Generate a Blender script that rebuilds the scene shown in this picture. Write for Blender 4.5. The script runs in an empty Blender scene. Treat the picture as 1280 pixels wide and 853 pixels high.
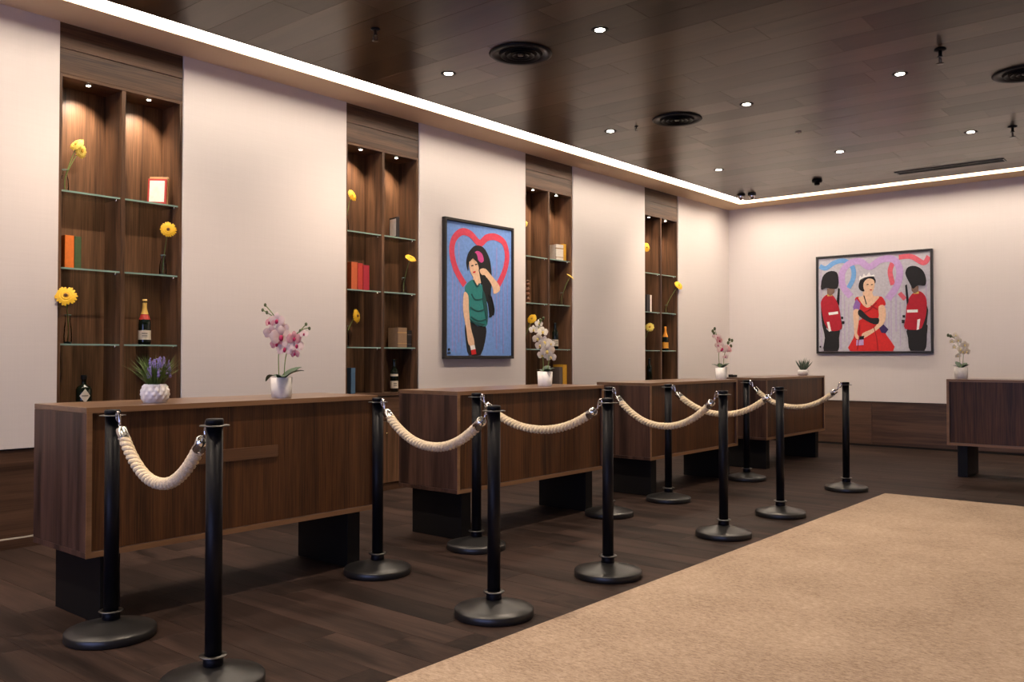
import bpy, bmesh, math, random
from mathutils import Vector, Matrix

# ------------------------------------------------------------------ scene, camera, light
scene = bpy.context.scene
C = scene.collection
vs = scene.view_settings
vs.view_transform = 'Standard'; vs.look = 'None'; vs.gamma = 1.0; vs.use_curve_mapping = False
vs.exposure = 0.0
scene.cycles.use_denoising = True
scene.cycles.max_bounces = 8
scene.cycles.diffuse_bounces = 4
scene.cycles.transparent_max_bounces = 16
scene.cycles.caustics_reflective = False
scene.cycles.caustics_refractive = False
scene.cycles.sample_clamp_indirect = 4.0

cam_d = bpy.data.cameras.new('camera'); cam = bpy.data.objects.new('camera', cam_d); C.objects.link(cam)
cam_d.sensor_fit = 'HORIZONTAL'; cam_d.sensor_width = 36.0
cam_d.lens = 1093.0 / 1280.0 * 36.0
YAW, PITCH = math.radians(39.96), math.radians(1.05)
cam.location = (0, 0, 1.25)
cam.rotation_euler = (math.pi/2 + PITCH, 0, YAW - math.pi/2)
cam_d.clip_start = 0.05; cam_d.clip_end = 100
scene.camera = cam

WORLD_STRENGTH = 5.2
STRIP = 23.0            # cove light strip radiance
SPOT = 95.0           # ceiling downlight watts
WASH = 165.0           # downlights of the rows beside the walls, turned to the wall
DESK = 235.0           # downlights over the queue in front of the desks
PUCK = 40.0             # display niche puck light watts
WARM = (1.0, 0.81, 0.63)
world = bpy.data.worlds.new('world'); scene.world = world; world.use_nodes = True
bg = world.node_tree.nodes['Background']
bg.inputs[0].default_value = (0.46, 0.53, 1.0, 1); bg.inputs[1].default_value = WORLD_STRENGTH

# room measures (metres): X runs along the long wall, Y towards it
W = 6.15               # face of the long wall
XB = 12.61             # face of the end wall
ZC = 3.54              # ceiling height
XF, YR = -5.0, -5.0    # entrance end and far side, behind the camera
R = random.Random(7)

# ------------------------------------------------------------------ materials
MATS = {}
def new_mat(name):
    m = bpy.data.materials.new(name); m.use_nodes = True
    nt = m.node_tree; nt.nodes.clear()
    out = nt.nodes.new('ShaderNodeOutputMaterial')
    MATS[name] = m
    return m, nt, out
def N(nt, t, **kw):
    n = nt.nodes.new(t)
    for k, v in kw.items(): setattr(n, k, v)
    return n
def plain(name, col, rough=0.6, metal=0.0, spec=0.5, noise=0.0, nscale=20.0, bump=0.0, bscale=200.0, sheen=0.0, sub=0.0):
    m, nt, out = new_mat(name)
    b = N(nt, 'ShaderNodeBsdfPrincipled'); nt.links.new(b.outputs[0], out.inputs[0])
    b.inputs['Base Color'].default_value = (*col, 1); b.inputs['Roughness'].default_value = rough
    b.inputs['Metallic'].default_value = metal; b.inputs['Specular IOR Level'].default_value = spec
    if sub: 
        b.inputs['Subsurface Weight'].default_value = sub; b.inputs['Subsurface Radius'].default_value = (.01, .006, .004)
    tc = N(nt, 'ShaderNodeTexCoord')
    if noise:
        n = N(nt, 'ShaderNodeTexNoise'); n.inputs['Scale'].default_value = nscale; n.inputs['Detail'].default_value = 5
        nt.links.new(tc.outputs['Object'], n.inputs['Vector'])
        r = N(nt, 'ShaderNodeValToRGB')
        r.color_ramp.elements[0].position = .3; r.color_ramp.elements[1].position = .7
        r.color_ramp.elements[0].color = (*[max(0, c*(1-noise)) for c in col], 1)
        r.color_ramp.elements[1].color = (*[min(1, c*(1+noise)) for c in col], 1)
        nt.links.new(n.outputs['Fac'], r.inputs['Fac']); nt.links.new(r.outputs['Color'], b.inputs['Base Color'])
    if bump:
        n2 = N(nt, 'ShaderNodeTexNoise'); n2.inputs['Scale'].default_value = bscale; n2.inputs['Detail'].default_value = 3
        nt.links.new(tc.outputs['Object'], n2.inputs['Vector'])
        bp = N(nt, 'ShaderNodeBump'); bp.inputs['Strength'].default_value = bump; bp.inputs['Distance'].default_value = .004
        nt.links.new(n2.outputs['Fac'], bp.inputs['Height']); nt.links.new(bp.outputs[0], b.inputs['Normal'])
    return m
def wood(name, dark, light, axis='z', rough=0.42, scale=9.0, stretch=0.06, rnd=0.0, spec=0.5, fine=0.5, bump=.15, tint=None):
    """veneer: long noise streaks along the grain axis, fine fibres, optional tone per plank"""
    m, nt, out = new_mat(name); L = nt.links.new
    b = N(nt, 'ShaderNodeBsdfPrincipled'); L(b.outputs[0], out.inputs[0])
    b.inputs['Roughness'].default_value = rough; b.inputs['Specular IOR Level'].default_value = spec
    if tint: b.inputs['Specular Tint'].default_value = (*tint, 1)
    tc = N(nt, 'ShaderNodeTexCoord'); oi = N(nt, 'ShaderNodeObjectInfo')
    off = N(nt, 'ShaderNodeVectorMath', operation='SCALE'); off.inputs[0].default_value = (37.0, 53.0, 41.0)
    L(oi.outputs['Random'], off.inputs['Scale'])
    add = N(nt, 'ShaderNodeVectorMath', operation='ADD'); L(tc.outputs['Object'], add.inputs[0]); L(off.outputs[0], add.inputs[1])
    mp = N(nt, 'ShaderNodeMapping'); s = [1.0, 1.0, 1.0]; s['xyz'.index(axis)] = stretch
    mp.inputs['Scale'].default_value = s; L(add.outputs[0], mp.inputs['Vector'])
    n1 = N(nt, 'ShaderNodeTexNoise'); n1.inputs['Scale'].default_value = scale; n1.inputs['Detail'].default_value = 6
    n1.inputs['Roughness'].default_value = .6; n1.inputs['Distortion'].default_value = .8
    L(mp.outputs[0], n1.inputs['Vector'])
    mp2 = N(nt, 'ShaderNodeMapping'); s2 = [1.0, 1.0, 1.0]; s2['xyz'.index(axis)] = .02
    mp2.inputs['Scale'].default_value = s2; L(add.outputs[0], mp2.inputs['Vector'])
    n2 = N(nt, 'ShaderNodeTexNoise'); n2.inputs['Scale'].default_value = 160; n2.inputs['Detail'].default_value = 3
    L(mp2.outputs[0], n2.inputs['Vector'])
    mix = N(nt, 'ShaderNodeMix'); mix.data_type = 'FLOAT'; mix.inputs[0].default_value = fine*.5
    L(n1.outputs['Fac'], mix.inputs[2]); L(n2.outputs['Fac'], mix.inputs[3])
    r = N(nt, 'ShaderNodeValToRGB'); e = r.color_ramp.elements
    e[0].position = .38; e[1].position = .62; e[0].color = (*dark, 1); e[1].color = (*light, 1)
    L(mix.outputs[0], r.inputs['Fac'])
    col = r.outputs['Color']
    if rnd:
        mr = N(nt, 'ShaderNodeMapRange'); mr.inputs['To Min'].default_value = 1-rnd; mr.inputs['To Max'].default_value = 1+rnd
        L(oi.outputs['Random'], mr.inputs['Value'])
        ml = N(nt, 'ShaderNodeVectorMath', operation='SCALE'); L(col, ml.inputs[0]); L(mr.outputs[0], ml.inputs['Scale'])
        col = ml.outputs[0]
        if tint:
            ms = N(nt, 'ShaderNodeMapRange'); ms.inputs['To Min'].default_value = spec*.55; ms.inputs['To Max'].default_value = spec*1.5
            L(oi.outputs['Random'], ms.inputs['Value']); L(ms.outputs[0], b.inputs['Specular IOR Level'])
    L(col, b.inputs['Base Color'])
    if bump:
        bp = N(nt, 'ShaderNodeBump'); bp.inputs['Strength'].default_value = bump; bp.inputs['Distance'].default_value = .001
        L(n2.outputs['Fac'], bp.inputs['Height']); L(bp.outputs[0], b.inputs['Normal'])
    return m
def emit(name, col, s):
    m, nt, out = new_mat(name); e = N(nt, 'ShaderNodeEmission'); nt.links.new(e.outputs[0], out.inputs[0])
    e.inputs[0].default_value = (*col, 1); e.inputs[1].default_value = s
    return m
def thin_glass(name, tint=(.93, .97, .95), ior=1.45):
    m, nt, out = new_mat(name); L = nt.links.new
    t = N(nt, 'ShaderNodeBsdfTransparent'); t.inputs[0].default_value = (*tint, 1)
    g = N(nt, 'ShaderNodeBsdfGlossy'); g.inputs['Roughness'].default_value = .03
    f = N(nt, 'ShaderNodeFresnel'); f.inputs[0].default_value = ior
    mx = N(nt, 'ShaderNodeMixShader'); L(f.outputs[0], mx.inputs[0]); L(t.outputs[0], mx.inputs[1]); L(g.outputs[0], mx.inputs[2])
    L(mx.outputs[0], out.inputs[0])
    return m
def petal(name, col, tr=.4):
    m, nt, out = new_mat(name); L = nt.links.new
    b = N(nt, 'ShaderNodeBsdfPrincipled'); b.inputs['Base Color'].default_value = (*col, 1); b.inputs['Roughness'].default_value = .6
    t = N(nt, 'ShaderNodeBsdfTranslucent'); t.inputs[0].default_value = (*col, 1)
    mx = N(nt, 'ShaderNodeMixShader'); mx.inputs[0].default_value = tr
    L(b.outputs[0], mx.inputs[1]); L(t.outputs[0], mx.inputs[2]); L(mx.outputs[0], out.inputs[0])
    return m
def carpet_mat(name):
    m, nt, out = new_mat(name); L = nt.links.new
    b = N(nt, 'ShaderNodeBsdfPrincipled'); L(b.outputs[0], out.inputs[0]); b.inputs['Roughness'].default_value = .95
    b.inputs['Specular IOR Level'].default_value = .1
    tc = N(nt, 'ShaderNodeTexCoord')
    n1 = N(nt, 'ShaderNodeTexNoise'); n1.inputs['Scale'].default_value = 120; n1.inputs['Detail'].default_value = 4; n1.inputs['Roughness'].default_value = .75
    n3 = N(nt, 'ShaderNodeTexNoise'); n3.inputs['Scale'].default_value = 2.2; n3.inputs['Detail'].default_value = 5
    mp = N(nt, 'ShaderNodeMapping'); mp.inputs['Scale'].default_value = (1, .35, 1)
    L(tc.outputs['Object'], mp.inputs['Vector']); L(mp.outputs[0], n1.inputs['Vector']); L(tc.outputs['Object'], n3.inputs['Vector'])
    mix = N(nt, 'ShaderNodeMix'); mix.data_type = 'FLOAT'; mix.inputs[0].default_value = .22
    L(n1.outputs['Fac'], mix.inputs[2]); L(n3.outputs['Fac'], mix.inputs[3])
    r = N(nt, 'ShaderNodeValToRGB'); e = r.color_ramp.elements
    e[0].position = .34; e[1].position = .66; e[0].color = (.22, .155, .11, 1); e[1].color = (.50, .385, .29, 1)
    L(mix.outputs[0], r.inputs['Fac']); L(r.outputs['Color'], b.inputs['Base Color'])
    bp = N(nt, 'ShaderNodeBump'); bp.inputs['Strength'].default_value = .7; bp.inputs['Distance'].default_value = .006
    L(n1.outputs['Fac'], bp.inputs['Height']); L(bp.outputs[0], b.inputs['Normal'])
    return m
def wallpaper_mat(name, col):
    m, nt, out = new_mat(name); L = nt.links.new
    b = N(nt, 'ShaderNodeBsdfPrincipled'); L(b.outputs[0], out.inputs[0]); b.inputs['Roughness'].default_value = .8
    b.inputs['Specular IOR Level'].default_value = .25
    tc = N(nt, 'ShaderNodeTexCoord')
    fac = None
    for sc in ((160, 160, 2.0), (2.0, 2.0, 130)):
        mp = N(nt, 'ShaderNodeMapping'); mp.inputs['Scale'].default_value = sc; L(tc.outputs['Object'], mp.inputs['Vector'])
        n = N(nt, 'ShaderNodeTexNoise'); n.inputs['Scale'].default_value = 1.0; n.inputs['Detail'].default_value = 4
        L(mp.outputs[0], n.inputs['Vector'])
        if fac is None: fac = n.outputs['Fac']
        else:
            ad = N(nt, 'ShaderNodeMath', operation='ADD'); L(fac, ad.inputs[0]); L(n.outputs['Fac'], ad.inputs[1]); fac = ad.outputs[0]
    r = N(nt, 'ShaderNodeValToRGB'); e = r.color_ramp.elements; e[0].position = .3; e[1].position = .8
    hv = N(nt, 'ShaderNodeMath', operation='MULTIPLY'); hv.inputs[1].default_value = .5; L(fac, hv.inputs[0])
    e[0].color = (*[c*.965 for c in col], 1); e[1].color = (*[min(1, c*1.03) for c in col], 1)
    L(hv.outputs[0], r.inputs['Fac']); L(r.outputs['Color'], b.inputs['Base Color'])
    bp = N(nt, 'ShaderNodeBump'); bp.inputs['Strength'].default_value = .05; bp.inputs['Distance'].default_value = .002
    L(hv.outputs[0], bp.inputs['Height']); L(bp.outputs[0], b.inputs['Normal'])
    return m

wallpaper_mat('wallpaper', (.68, .615, .585))
plain('soffit', (.86, .64, .42), .8)
wood('floor_wood', (.013, .008, .0065), (.042, .025, .020), 'y', .55, 7, .10, .30, spec=.10, bump=.25)
wood('ceiling_wood', (.015, .008, .0055), (.042, .023, .015), 'y', .29, 6, .10, .30, spec=.40, bump=.10, tint=(1, .82, .65))
wood('desk_front', (.026, .0085, .0025), (.115, .044, .013), 'z', .45, 9, .035, 0, fine=1.0, spec=.35)
wood('desk_side', (.016, .007, .005), (.092, .046, .034), 'z', .40, 11, .05, 0, spec=.35)
wood('desk_edge_lit', (.17, .085, .038), (.25, .13, .06), 'x', .40, 9, .05, 0)  # lightened wood, downlight on the desk rims put into the colour
wood('plaque_wood', (.060, .025, .010), (.145, .066, .027), 'x', .42, 9, .05, 0)
wood('desk_top', (.11, .06, .035), (.17, .095, .055), 'x', .30, 9, .05, 0)
wood('niche_wood', (.034, .0145, .0065), (.180, .090, .045), 'z', .42, 10, .06, .12, fine=.7)
wood('niche_header', (.034, .015, .008), (.140, .071, .038), 'x', .42, 11, .06, .08, fine=.7, spec=.35)
wood('wainscot_y', (.034, .015, .008), (.105, .054, .031), 'y', .42, 9, .05, .10)
wood('wainscot_x', (.034, .015, .008), (.105, .054, .031), 'x', .42, 9, .05, .10)
plain('gap_dark', (.008, .006, .005), .9)
plain('black_metal', (.003, .003, .005), .42, 0, .15)
plain('base_metal', (.010, .0095, .0095), .36, 0, .5, .15, 90)
plain('black_laminate', (.005, .0045, .0045), .5, 0, .2)
plain('chrome', (.72, .70, .68), .16, 1.0)
plain('steel', (.13, .125, .12), .34, 1.0)
plain('gold', (.75, .52, .22), .25, 1.0)
plain('rope_fibre', (.72, .59, .40), .9, 0, .1, .22, 160, .6, 500)
plain('frame_black', (.012, .010, .010), .4)
plain('light_trim', (.62, .55, .45), .5)
emit('strip_light', (1.0, .86, .70), STRIP)
emit('lamp_lens', (1.0, .88, .72), 60.0)
emit('puck_lens', (1.0, .86, .66), 40.0)
thin_glass('glass', (.95, .98, .965)); thin_glass('vase_glass', (.99, .995, .99), 1.32); thin_glass('window_glass', (.95, .97, 1.0))
plain('glass_edge', (.20, .30, .26), .12, 0, .7)
carpet_mat('carpet')
# ------------------------------------------------------------------ mesh builder
class MB:
    def __init__(s): s.v = []; s.f = []; s.mi = []; s.sm = []
    def add(s, vs_, fs, mi=0, smooth=False):
        o = len(s.v); s.v += [tuple(p) for p in vs_]
        for f in fs: s.f.append(tuple(i+o for i in f)); s.mi.append(mi); s.sm.append(smooth)
        return s
    def box(s, x0, x1, y0, y1, z0, z1, mi=0, front=None):
        v = [(x0,y0,z0),(x1,y0,z0),(x1,y1,z0),(x0,y1,z0),(x0,y0,z1),(x1,y0,z1),(x1,y1,z1),(x0,y1,z1)]
        fs = [(0,3,2,1),(4,5,6,7),(0,1,5,4),(1,2,6,5),(2,3,7,6),(3,0,4,7)]
        s.add(v, fs, mi)
        if front is not None: s.mi[-4] = front
        return s
    def lathe(s, prof, n=24, c=(0,0,0), mi=0, smooth=True, cap=True):
        vs_ = []; fs = []
        for r, z in prof:
            for i in range(n):
                a = 2*math.pi*i/n; vs_.append((c[0]+r*math.cos(a), c[1]+r*math.sin(a), c[2]+z))
        for k in range(len(prof)-1):
            for i in range(n):
                j = (i+1) % n; fs.append((k*n+i, k*n+j, (k+1)*n+j, (k+1)*n+i))
        s.add(vs_, fs, mi, smooth)
        if cap:
            o = len(s.v)-len(vs_)
            if prof[0][0] > 1e-6: s.f.append(tuple(o+i for i in reversed(range(n)))); s.mi.append(mi); s.sm.append(False)
            if prof[-1][0] > 1e-6: s.f.append(tuple(o+(len(prof)-1)*n+i for i in range(n))); s.mi.append(mi); s.sm.append(False)
        return s
    def tube(s, pts, rad, n=8, mi=0, closed=False):
        pts = [Vector(p) for p in pts]; m = len(pts)
        if not hasattr(rad, '__len__'): rad = [rad]*m
        vs_ = []; fs = []; ref = None
        for k in range(m):
            if closed: t = pts[(k+1) % m]-pts[k-1]
            else: t = pts[min(k+1, m-1)]-pts[max(k-1, 0)]
            t.normalize()
            if ref is None:
                ref = Vector((0,0,1)) if abs(t.z) < .9 else Vector((1,0,0))
            ref = (ref - t*ref.dot(t)).normalized(); bi = t.cross(ref)
            for i in range(n):
                a = 2*math.pi*i/n; vs_.append(pts[k]+(ref*math.cos(a)+bi*math.sin(a))*rad[k])
        for k in range(m if closed else m-1):
            k2 = (k+1) % m
            for i in range(n):
                j = (i+1) % n; fs.append((k*n+i, k*n+j, k2*n+j, k2*n+i))
        s.add(vs_, fs, mi, True)
        if not closed:
            o = len(s.v)-len(vs_)
            s.f.append(tuple(o+i for i in reversed(range(n)))); s.f.append(tuple(o+(m-1)*n+i for i in range(n)))
            s.mi += [mi, mi]; s.sm += [False, False]
        return s
    def ball(s, c, r, n=10, mi=0, sc=(1,1,1)):
        prof = [(max(1e-5, r*math.sin(math.pi*k/(n//2+1))), -r*math.cos(math.pi*k/(n//2+1))) for k in range(n//2+2)]
        o = len(s.v); s.lathe(prof, n, (0,0,0), mi, True, False)
        for i in range(o, len(s.v)):
            p = s.v[i]; s.v[i] = (c[0]+p[0]*sc[0], c[1]+p[1]*sc[1], c[2]+p[2]*sc[2])
        return s
    def build(s, name, mats, parent=None, bevel=0.0):
        me = bpy.data.meshes.new(name); me.from_pydata(s.v, [], s.f)
        if isinstance(mats, str): mats = [mats]
        for m in mats: me.materials.append(MATS[m])
        me.polygons.foreach_set('material_index', s.mi); me.polygons.foreach_set('use_smooth', s.sm)
        me.update()
        o = bpy.data.objects.new(name, me); C.objects.link(o)
        if parent is not None: o.parent = parent
        if bevel:
            b = o.modifiers.new('bevel', 'BEVEL'); b.width = bevel; b.segments = 2; b.limit_method = 'ANGLE'
        return o
def boxo(name, mat, parent, x0, x1, y0, y1, z0, z1, bevel=0.0):
    return MB().box(min(x0,x1), max(x0,x1), min(y0,y1), max(y0,y1), min(z0,z1), max(z0,z1)).build(name, mat, parent, bevel)
def tag(o, label, cat, group=None):
    o['label'] = label; o['category'] = cat
    if group: o['group'] = group
    return o
def thing(name, label, cat, loc=(0,0,0), rz=0.0, group=None):
    o = bpy.data.objects.new(name, None); C.objects.link(o); o.empty_display_size = .1
    o.location = loc; o.rotation_euler = (0, 0, rz)
    return tag(o, label, cat, group)
def struct(o): o['kind'] = 'structure'; return o
def copy_tree(o, parent=None):
    c = o.copy(); C.objects.link(c); c.parent = parent
    for ch in [x for x in bpy.data.objects if x.parent == o]: copy_tree(ch, c)
    return c
def smooth_closed(p, k=4):
    out = []; n = len(p)
    for i in range(n):
        a, b, c, d = p[i-1], p[i], p[(i+1) % n], p[(i+2) % n]
        for j in range(k):
            t = j/k
            out.append(tuple(.5*((2*b[q])+(c[q]-a[q])*t+(2*a[q]-5*b[q]+4*c[q]-d[q])*t*t+(3*b[q]-a[q]-3*c[q]+d[q])*t**3) for q in range(len(b))))
    return out
def smooth_open(p, k=6):
    q_ = [p[0]]+list(p)+[p[-1]]; out = []
    for i in range(1, len(q_)-2):
        a, b, c, d = q_[i-1], q_[i], q_[i+1], q_[i+2]
        for j in range(k):
            t = j/k
            out.append(tuple(.5*((2*b[q])+(c[q]-a[q])*t+(2*a[q]-5*b[q]+4*c[q]-d[q])*t*t+(3*b[q]-a[q]-3*c[q]+d[q])*t**3) for q in range(len(b))))
    out.append(tuple(p[-1])); return out

# ------------------------------------------------------------------ the room shell
CX, CY, CZ = 8.345, 2.54, 0.0           # corner of the carpet field
floor = struct(boxo('floor', 'gap_dark', None, XF, XB+.4, YR, W+.5, -.12, -.012))
SX, SY = 11.99, 5.58                    # wooden ceiling field ends here, then the light slot
ceiling = struct(MB().box(XF, SX, YR, SY, ZC+.011, ZC+.0905).box(XF, XB+.4, YR, W+.5, ZC+.09, ZC+.16).build('ceiling', 'gap_dark'))
def planks(parent, name, mat, width, length, x0, x1, ya, yb, z, down, shown, seed):
    """rows of boards laid along Y; the boards in view are objects of their own, the rest one mesh"""
    rr = random.Random(seed); rest = MB(); g = .0005
    hw, hl, t, ch = width/2-g, length/2-g, .010, .0008
    s = -1 if down else 1
    v = [(-hw+ch,-hl+ch,0),(hw-ch,-hl+ch,0),(hw-ch,hl-ch,0),(-hw+ch,hl-ch,0),
         (-hw,-hl,-s*ch),(hw,-hl,-s*ch),(hw,hl,-s*ch),(-hw,hl,-s*ch),
         (-hw,-hl,-s*t),(hw,-hl,-s*t),(hw,hl,-s*t),(-hw,hl,-s*t)]
    fs = [(0,1,2,3)]
    for a in (0, 4):
        for i in range(4): fs.append((a+i, a+4+i, a+4+(i+1) % 4, a+(i+1) % 4))
    if down: fs = [tuple(reversed(f)) for f in fs]
    me = bpy.data.meshes.new(name); me.from_pydata(v, [], fs); me.materials.append(MATS[mat]); me.update()
    x = x0; n = 0
    while x < x1-1e-6:
        w = min(width, x1-x); lo, hi = ya, yb
        y = lo - rr.random()*length
        while y < hi-1e-6:
            a, b = max(y, lo), min(y+length, hi); y += length
            if b-lo < .12: continue
            if a-lo < .12: a = lo
            if hi-b < .12: b = y = hi
            cx, cy = x+w/2, (a+b)/2
            if shown(cx, cy) and n < 300:
                o = bpy.data.objects.new(name, me); C.objects.link(o); o.parent = parent
                o.location = (cx, cy, z); o.scale = (w/width, (b-a)/length, 1); n += 1
            else:
                rest.add([(cx+p[0]*w/width, cy+p[1]*(b-a)/length, z+p[2]) for p in v], fs)
        x += width
    if rest.v:
        o = rest.build('plank_field', mat, parent); o['kind'] = 'stuff'
    return n
planks(floor, 'plank', 'floor_wood', .2, 1.2, CX-57*.2, CX, CY, W+.05, 0.0, False, lambda x, y: .643*y+.766*x > 2.7 and y > .2*x and x > .7, 3)
planks(floor, 'plank', 'floor_wood', .2, 1.2, CX, XB+.02, YR, W+.05, 0.0, False, lambda x, y: y > .14*x, 4)
planks(ceiling, 'plank', 'ceiling_wood', .3, 1.2, SX-56*.3, SX, YR, SY, ZC, True, lambda x, y: .766*x+.643*y > 5.2 and y > .14*x-.5, 5)

carpet = MB()
carpet.box(XF, CX, YR, CY, -.008, .004)
tag(carpet.build('carpet', 'carpet', None, .003), 'beige looped carpet field beside the dark plank floor', 'carpet')

# long wall: solid backing, wallpapered fields between the display niches, wainscot below
CAB = [2.555, 5.03, 7.575, 10.115]; CW = .905; ND = .27; WT = .645
wl = struct(boxo('wall_left', 'wallpaper', None, XF, XB+.4, W+.42, W+.55, 0, ZC+.1))
edges = [XF] + [e for c in CAB for e in (c, c+CW)] + [XB+.3]
for a, b in zip(edges[0::2], edges[1::2]):
    boxo('wall_panel', 'wallpaper', wl, a, b, W, W+.42, WT+.006, ZC+.012, .002)
t1 = struct(boxo('trim_1', 'gap_dark', None, XF, XB, W+.03, W+.42, 0, WT))
for a, b in zip(edges[0::2], edges[1::2]):
    a2 = max(a, -1.0); n = max(1, round((b-a2)/1.62)); w = (b-a2)/n
    for i in range(n): boxo('wainscot_panel', 'wainscot_x', t1, a2+i*w+.001, a2+(i+1)*w-.001, W+.012, W+.03, .075, WT-.002, .001)
    boxo('metal_strip', 'light_trim', t1, a2, b, W+.010, W+.03, .064, .072)
    boxo('skirting_board', 'wainscot_x', t1, a2, b, W+.008, W+.03, .001, .062, .001)
# end wall
wb = struct(boxo('wall_back', 'wallpaper', None, XB, XB+.3, YR, W+.3, WT-.015, ZC+.012))
t2 = struct(boxo('trim_2', 'gap_dark', None, XB+.03, XB+.3, YR, W+.3, 0, WT-.02))
y = W+.02
while y > -2.2:
    boxo('wainscot_panel', 'wainscot_y', t2, XB+.012, XB+.03, y-1.078, y-.001, .03, WT-.022, .001); y -= 1.08
boxo('skirting_board', 'gap_dark', t2, XB+.02, XB+.03, YR, W, 0, .028)
# side behind the camera and glazed entrance end (out of view, they close the room)
struct(boxo('wall_right', 'wallpaper', None, XF, XB+.4, YR-.2, YR, 0, ZC+.1))
wf = MB(); wf.box(XF-.2, XF, YR, -3.5, 0, ZC+.1).box(XF-.2, XF, 4.5, W+.5, 0, ZC+.1).box(XF-.2, XF, -3.5, 4.5, 2.7, ZC+.1)
struct(wf.build('wall_front', 'wallpaper'))
win = struct(boxo('window_1', 'window_glass', None, XF-.11, XF-.10, -3.5, 4.5, 0, 2.7))
for k in range(6):
    yy = -3.5+k*1.6; boxo('window_frame', 'black_metal', win, XF-.14, XF-.06, max(yy-.03, -3.5), min(yy+.03, 4.5), 0, 2.7)
pd = bpy.data.lights.new('window_portal', 'AREA'); pd.shape = 'RECTANGLE'; pd.size = 8.0; pd.size_y = 2.7; pd.cycles.is_portal = True
po = bpy.data.objects.new('window_portal', pd); C.objects.link(po); po.location = (XF-.02, .5, 1.35); po.rotation_euler = (0, -math.pi/2, 0)

# lowered painted border round the ceiling and the light slot along it
LX, LY = 12.20, 5.775
s1 = MB(); s1.box(XF, XB, LY, W+.02, ZC-.001, ZC+.09)
struct(s1.build('trim_3', 'soffit'))
s2 = MB(); s2.box(LX, XB+.02, YR, LY, ZC-.001, ZC+.09)
struct(s2.build('trim_4', 'soffit'))
ls = MB().box(XF, LX, SY+.003, LY-.003, ZC+.042, ZC+.085).build('light_strip', 'strip_light')
tag(ls, 'long glowing white light strip in the ceiling slot along the niche wall', 'light strip')
ls = MB().box(SX+.003, LX-.003, YR, SY, ZC+.042, ZC+.085).build('light_strip', 'strip_light')
tag(ls, 'glowing white light strip in the ceiling slot above the wall with the wide painting', 'light strip')
# ------------------------------------------------------------------ display niches
SH = [2.395, 1.865, 1.342]; LEDGE = .915; NT = 3.19
def spot(name, parent, loc, watts, deg, blend, col, rad=.03):
    d = bpy.data.lights.new(name, 'SPOT'); d.energy = watts; d.spot_size = math.radians(deg); d.spot_blend = blend
    d.color = col; d.shadow_soft_size = rad
    o = bpy.data.objects.new(name, d); C.objects.link(o); o.parent = parent; o.location = loc
    return o
CAB_LABEL = [
    'built-in dark wood display niche holding the orange and green books, nearest the camera',
    'built-in dark wood display niche left of the portrait painting, holding three red books',
    'built-in dark wood display niche right of the portrait painting, behind the white orchid',
    'built-in dark wood display niche nearest the room corner',
]
def cabinet(x0, label):
    x1 = x0+CW; xm = (x0+x1)/2; yb = W+ND; yf = W+.012
    t = thing('display_cabinet', label, 'cabinet', (x0, W, 0), 0, 'display niches along the wall')
    def P(name, mat, a, b, c, d, e, f, bev=.0015): return boxo(name, mat, t, a-x0, b-x0, c-W, d-W, e, f, bev)
    g = .002
    P('back_panel', 'niche_wood', x0+g, x1-g, yb, yb+.02, LEDGE, NT)
    P('side_panel', 'niche_wood', x0+g, x0+.024, yf, yb, LEDGE, NT)
    P('side_panel', 'niche_wood', x1-.024, x1-g, yf, yb, LEDGE, NT)
    P('divider', 'niche_wood', xm-.014, xm+.014, yf+.004, yb, LEDGE, NT-.022)
    P('top_panel', 'niche_header', x0+.024, x1-.024, yf, yb, NT-.022, NT)
    P('header_board', 'niche_header', x0+g, x1-g, yf, yf+.02, NT+.001, 3.362)
    P('header_board', 'niche_header', x0+g, x1-g, yf, yf+.02, 3.366, ZC-.002)
    P('ledge', 'niche_header', x0+g, x1-g, yf-.01, yb, LEDGE-.028, LEDGE)
    dr = P('drawer', 'niche_header', x0+g, x1-g, yf, yf+.02, .652, LEDGE-.031)
    for a, b, kx in ((x0+g, xm-.001, xm-.035), (xm+.001, x1-g, xm+.035)):
        d = P('door', 'niche_wood', a, b, yf, yf+.02, .075, .645)
        k = MB().lathe([(.004, 0), (.004, .012), (.011, .014), (.012, .020), (.008, .024)], 14).build('knob', 'gold', d)
        k.rotation_euler = (math.pi/2, 0, 0); k.location = (kx-x0, yf-W, .535)
    P('plinth', 'niche_header', x0+g, x1-g, yf+.01, yf+.03, .001, .070)
    for z in SH:
        for a, b in ((x0+.026, xm-.016), (xm+.016, x1-.026)):
            s = MB().box(a-x0, b-x0, yf+.015-W, yb-.002-W, z-.012, z, 0, 1)
            so = s.build('glass_shelf', ['glass', 'glass_edge'], t)
            for px in (a+.012, b-.012):
                pin = MB().lathe([(.007, 0), (.007, .014), (.004, .014)], 10).build('shelf_pin', 'chrome', so)
                pin.location = (px-x0, yf+.05-W, z-.027)
    for a, b in ((x0+.024, xm-.014), (xm+.014, x1-.024)):
        cx = (a+b)/2-.005; cy = W+.075
        l = MB().lathe([(.022, -.006), (.027, -.003), (.027, 0)], 20).build('puck_light', 'steel', t)
        l.location = (cx-x0, cy-W, NT-.022)
        ln = MB().lathe([(.014, -.0085), (.014, -.006)], 18).build('lens', 'puck_lens', l)
        spot('puck_lamp', t, (cx-x0, cy-W, NT-.036), PUCK, 92, .85, WARM, .015).rotation_euler = (math.radians(28), 0, 0)
    return t
for c, l in zip(CAB, CAB_LABEL): cabinet(c, l)

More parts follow.
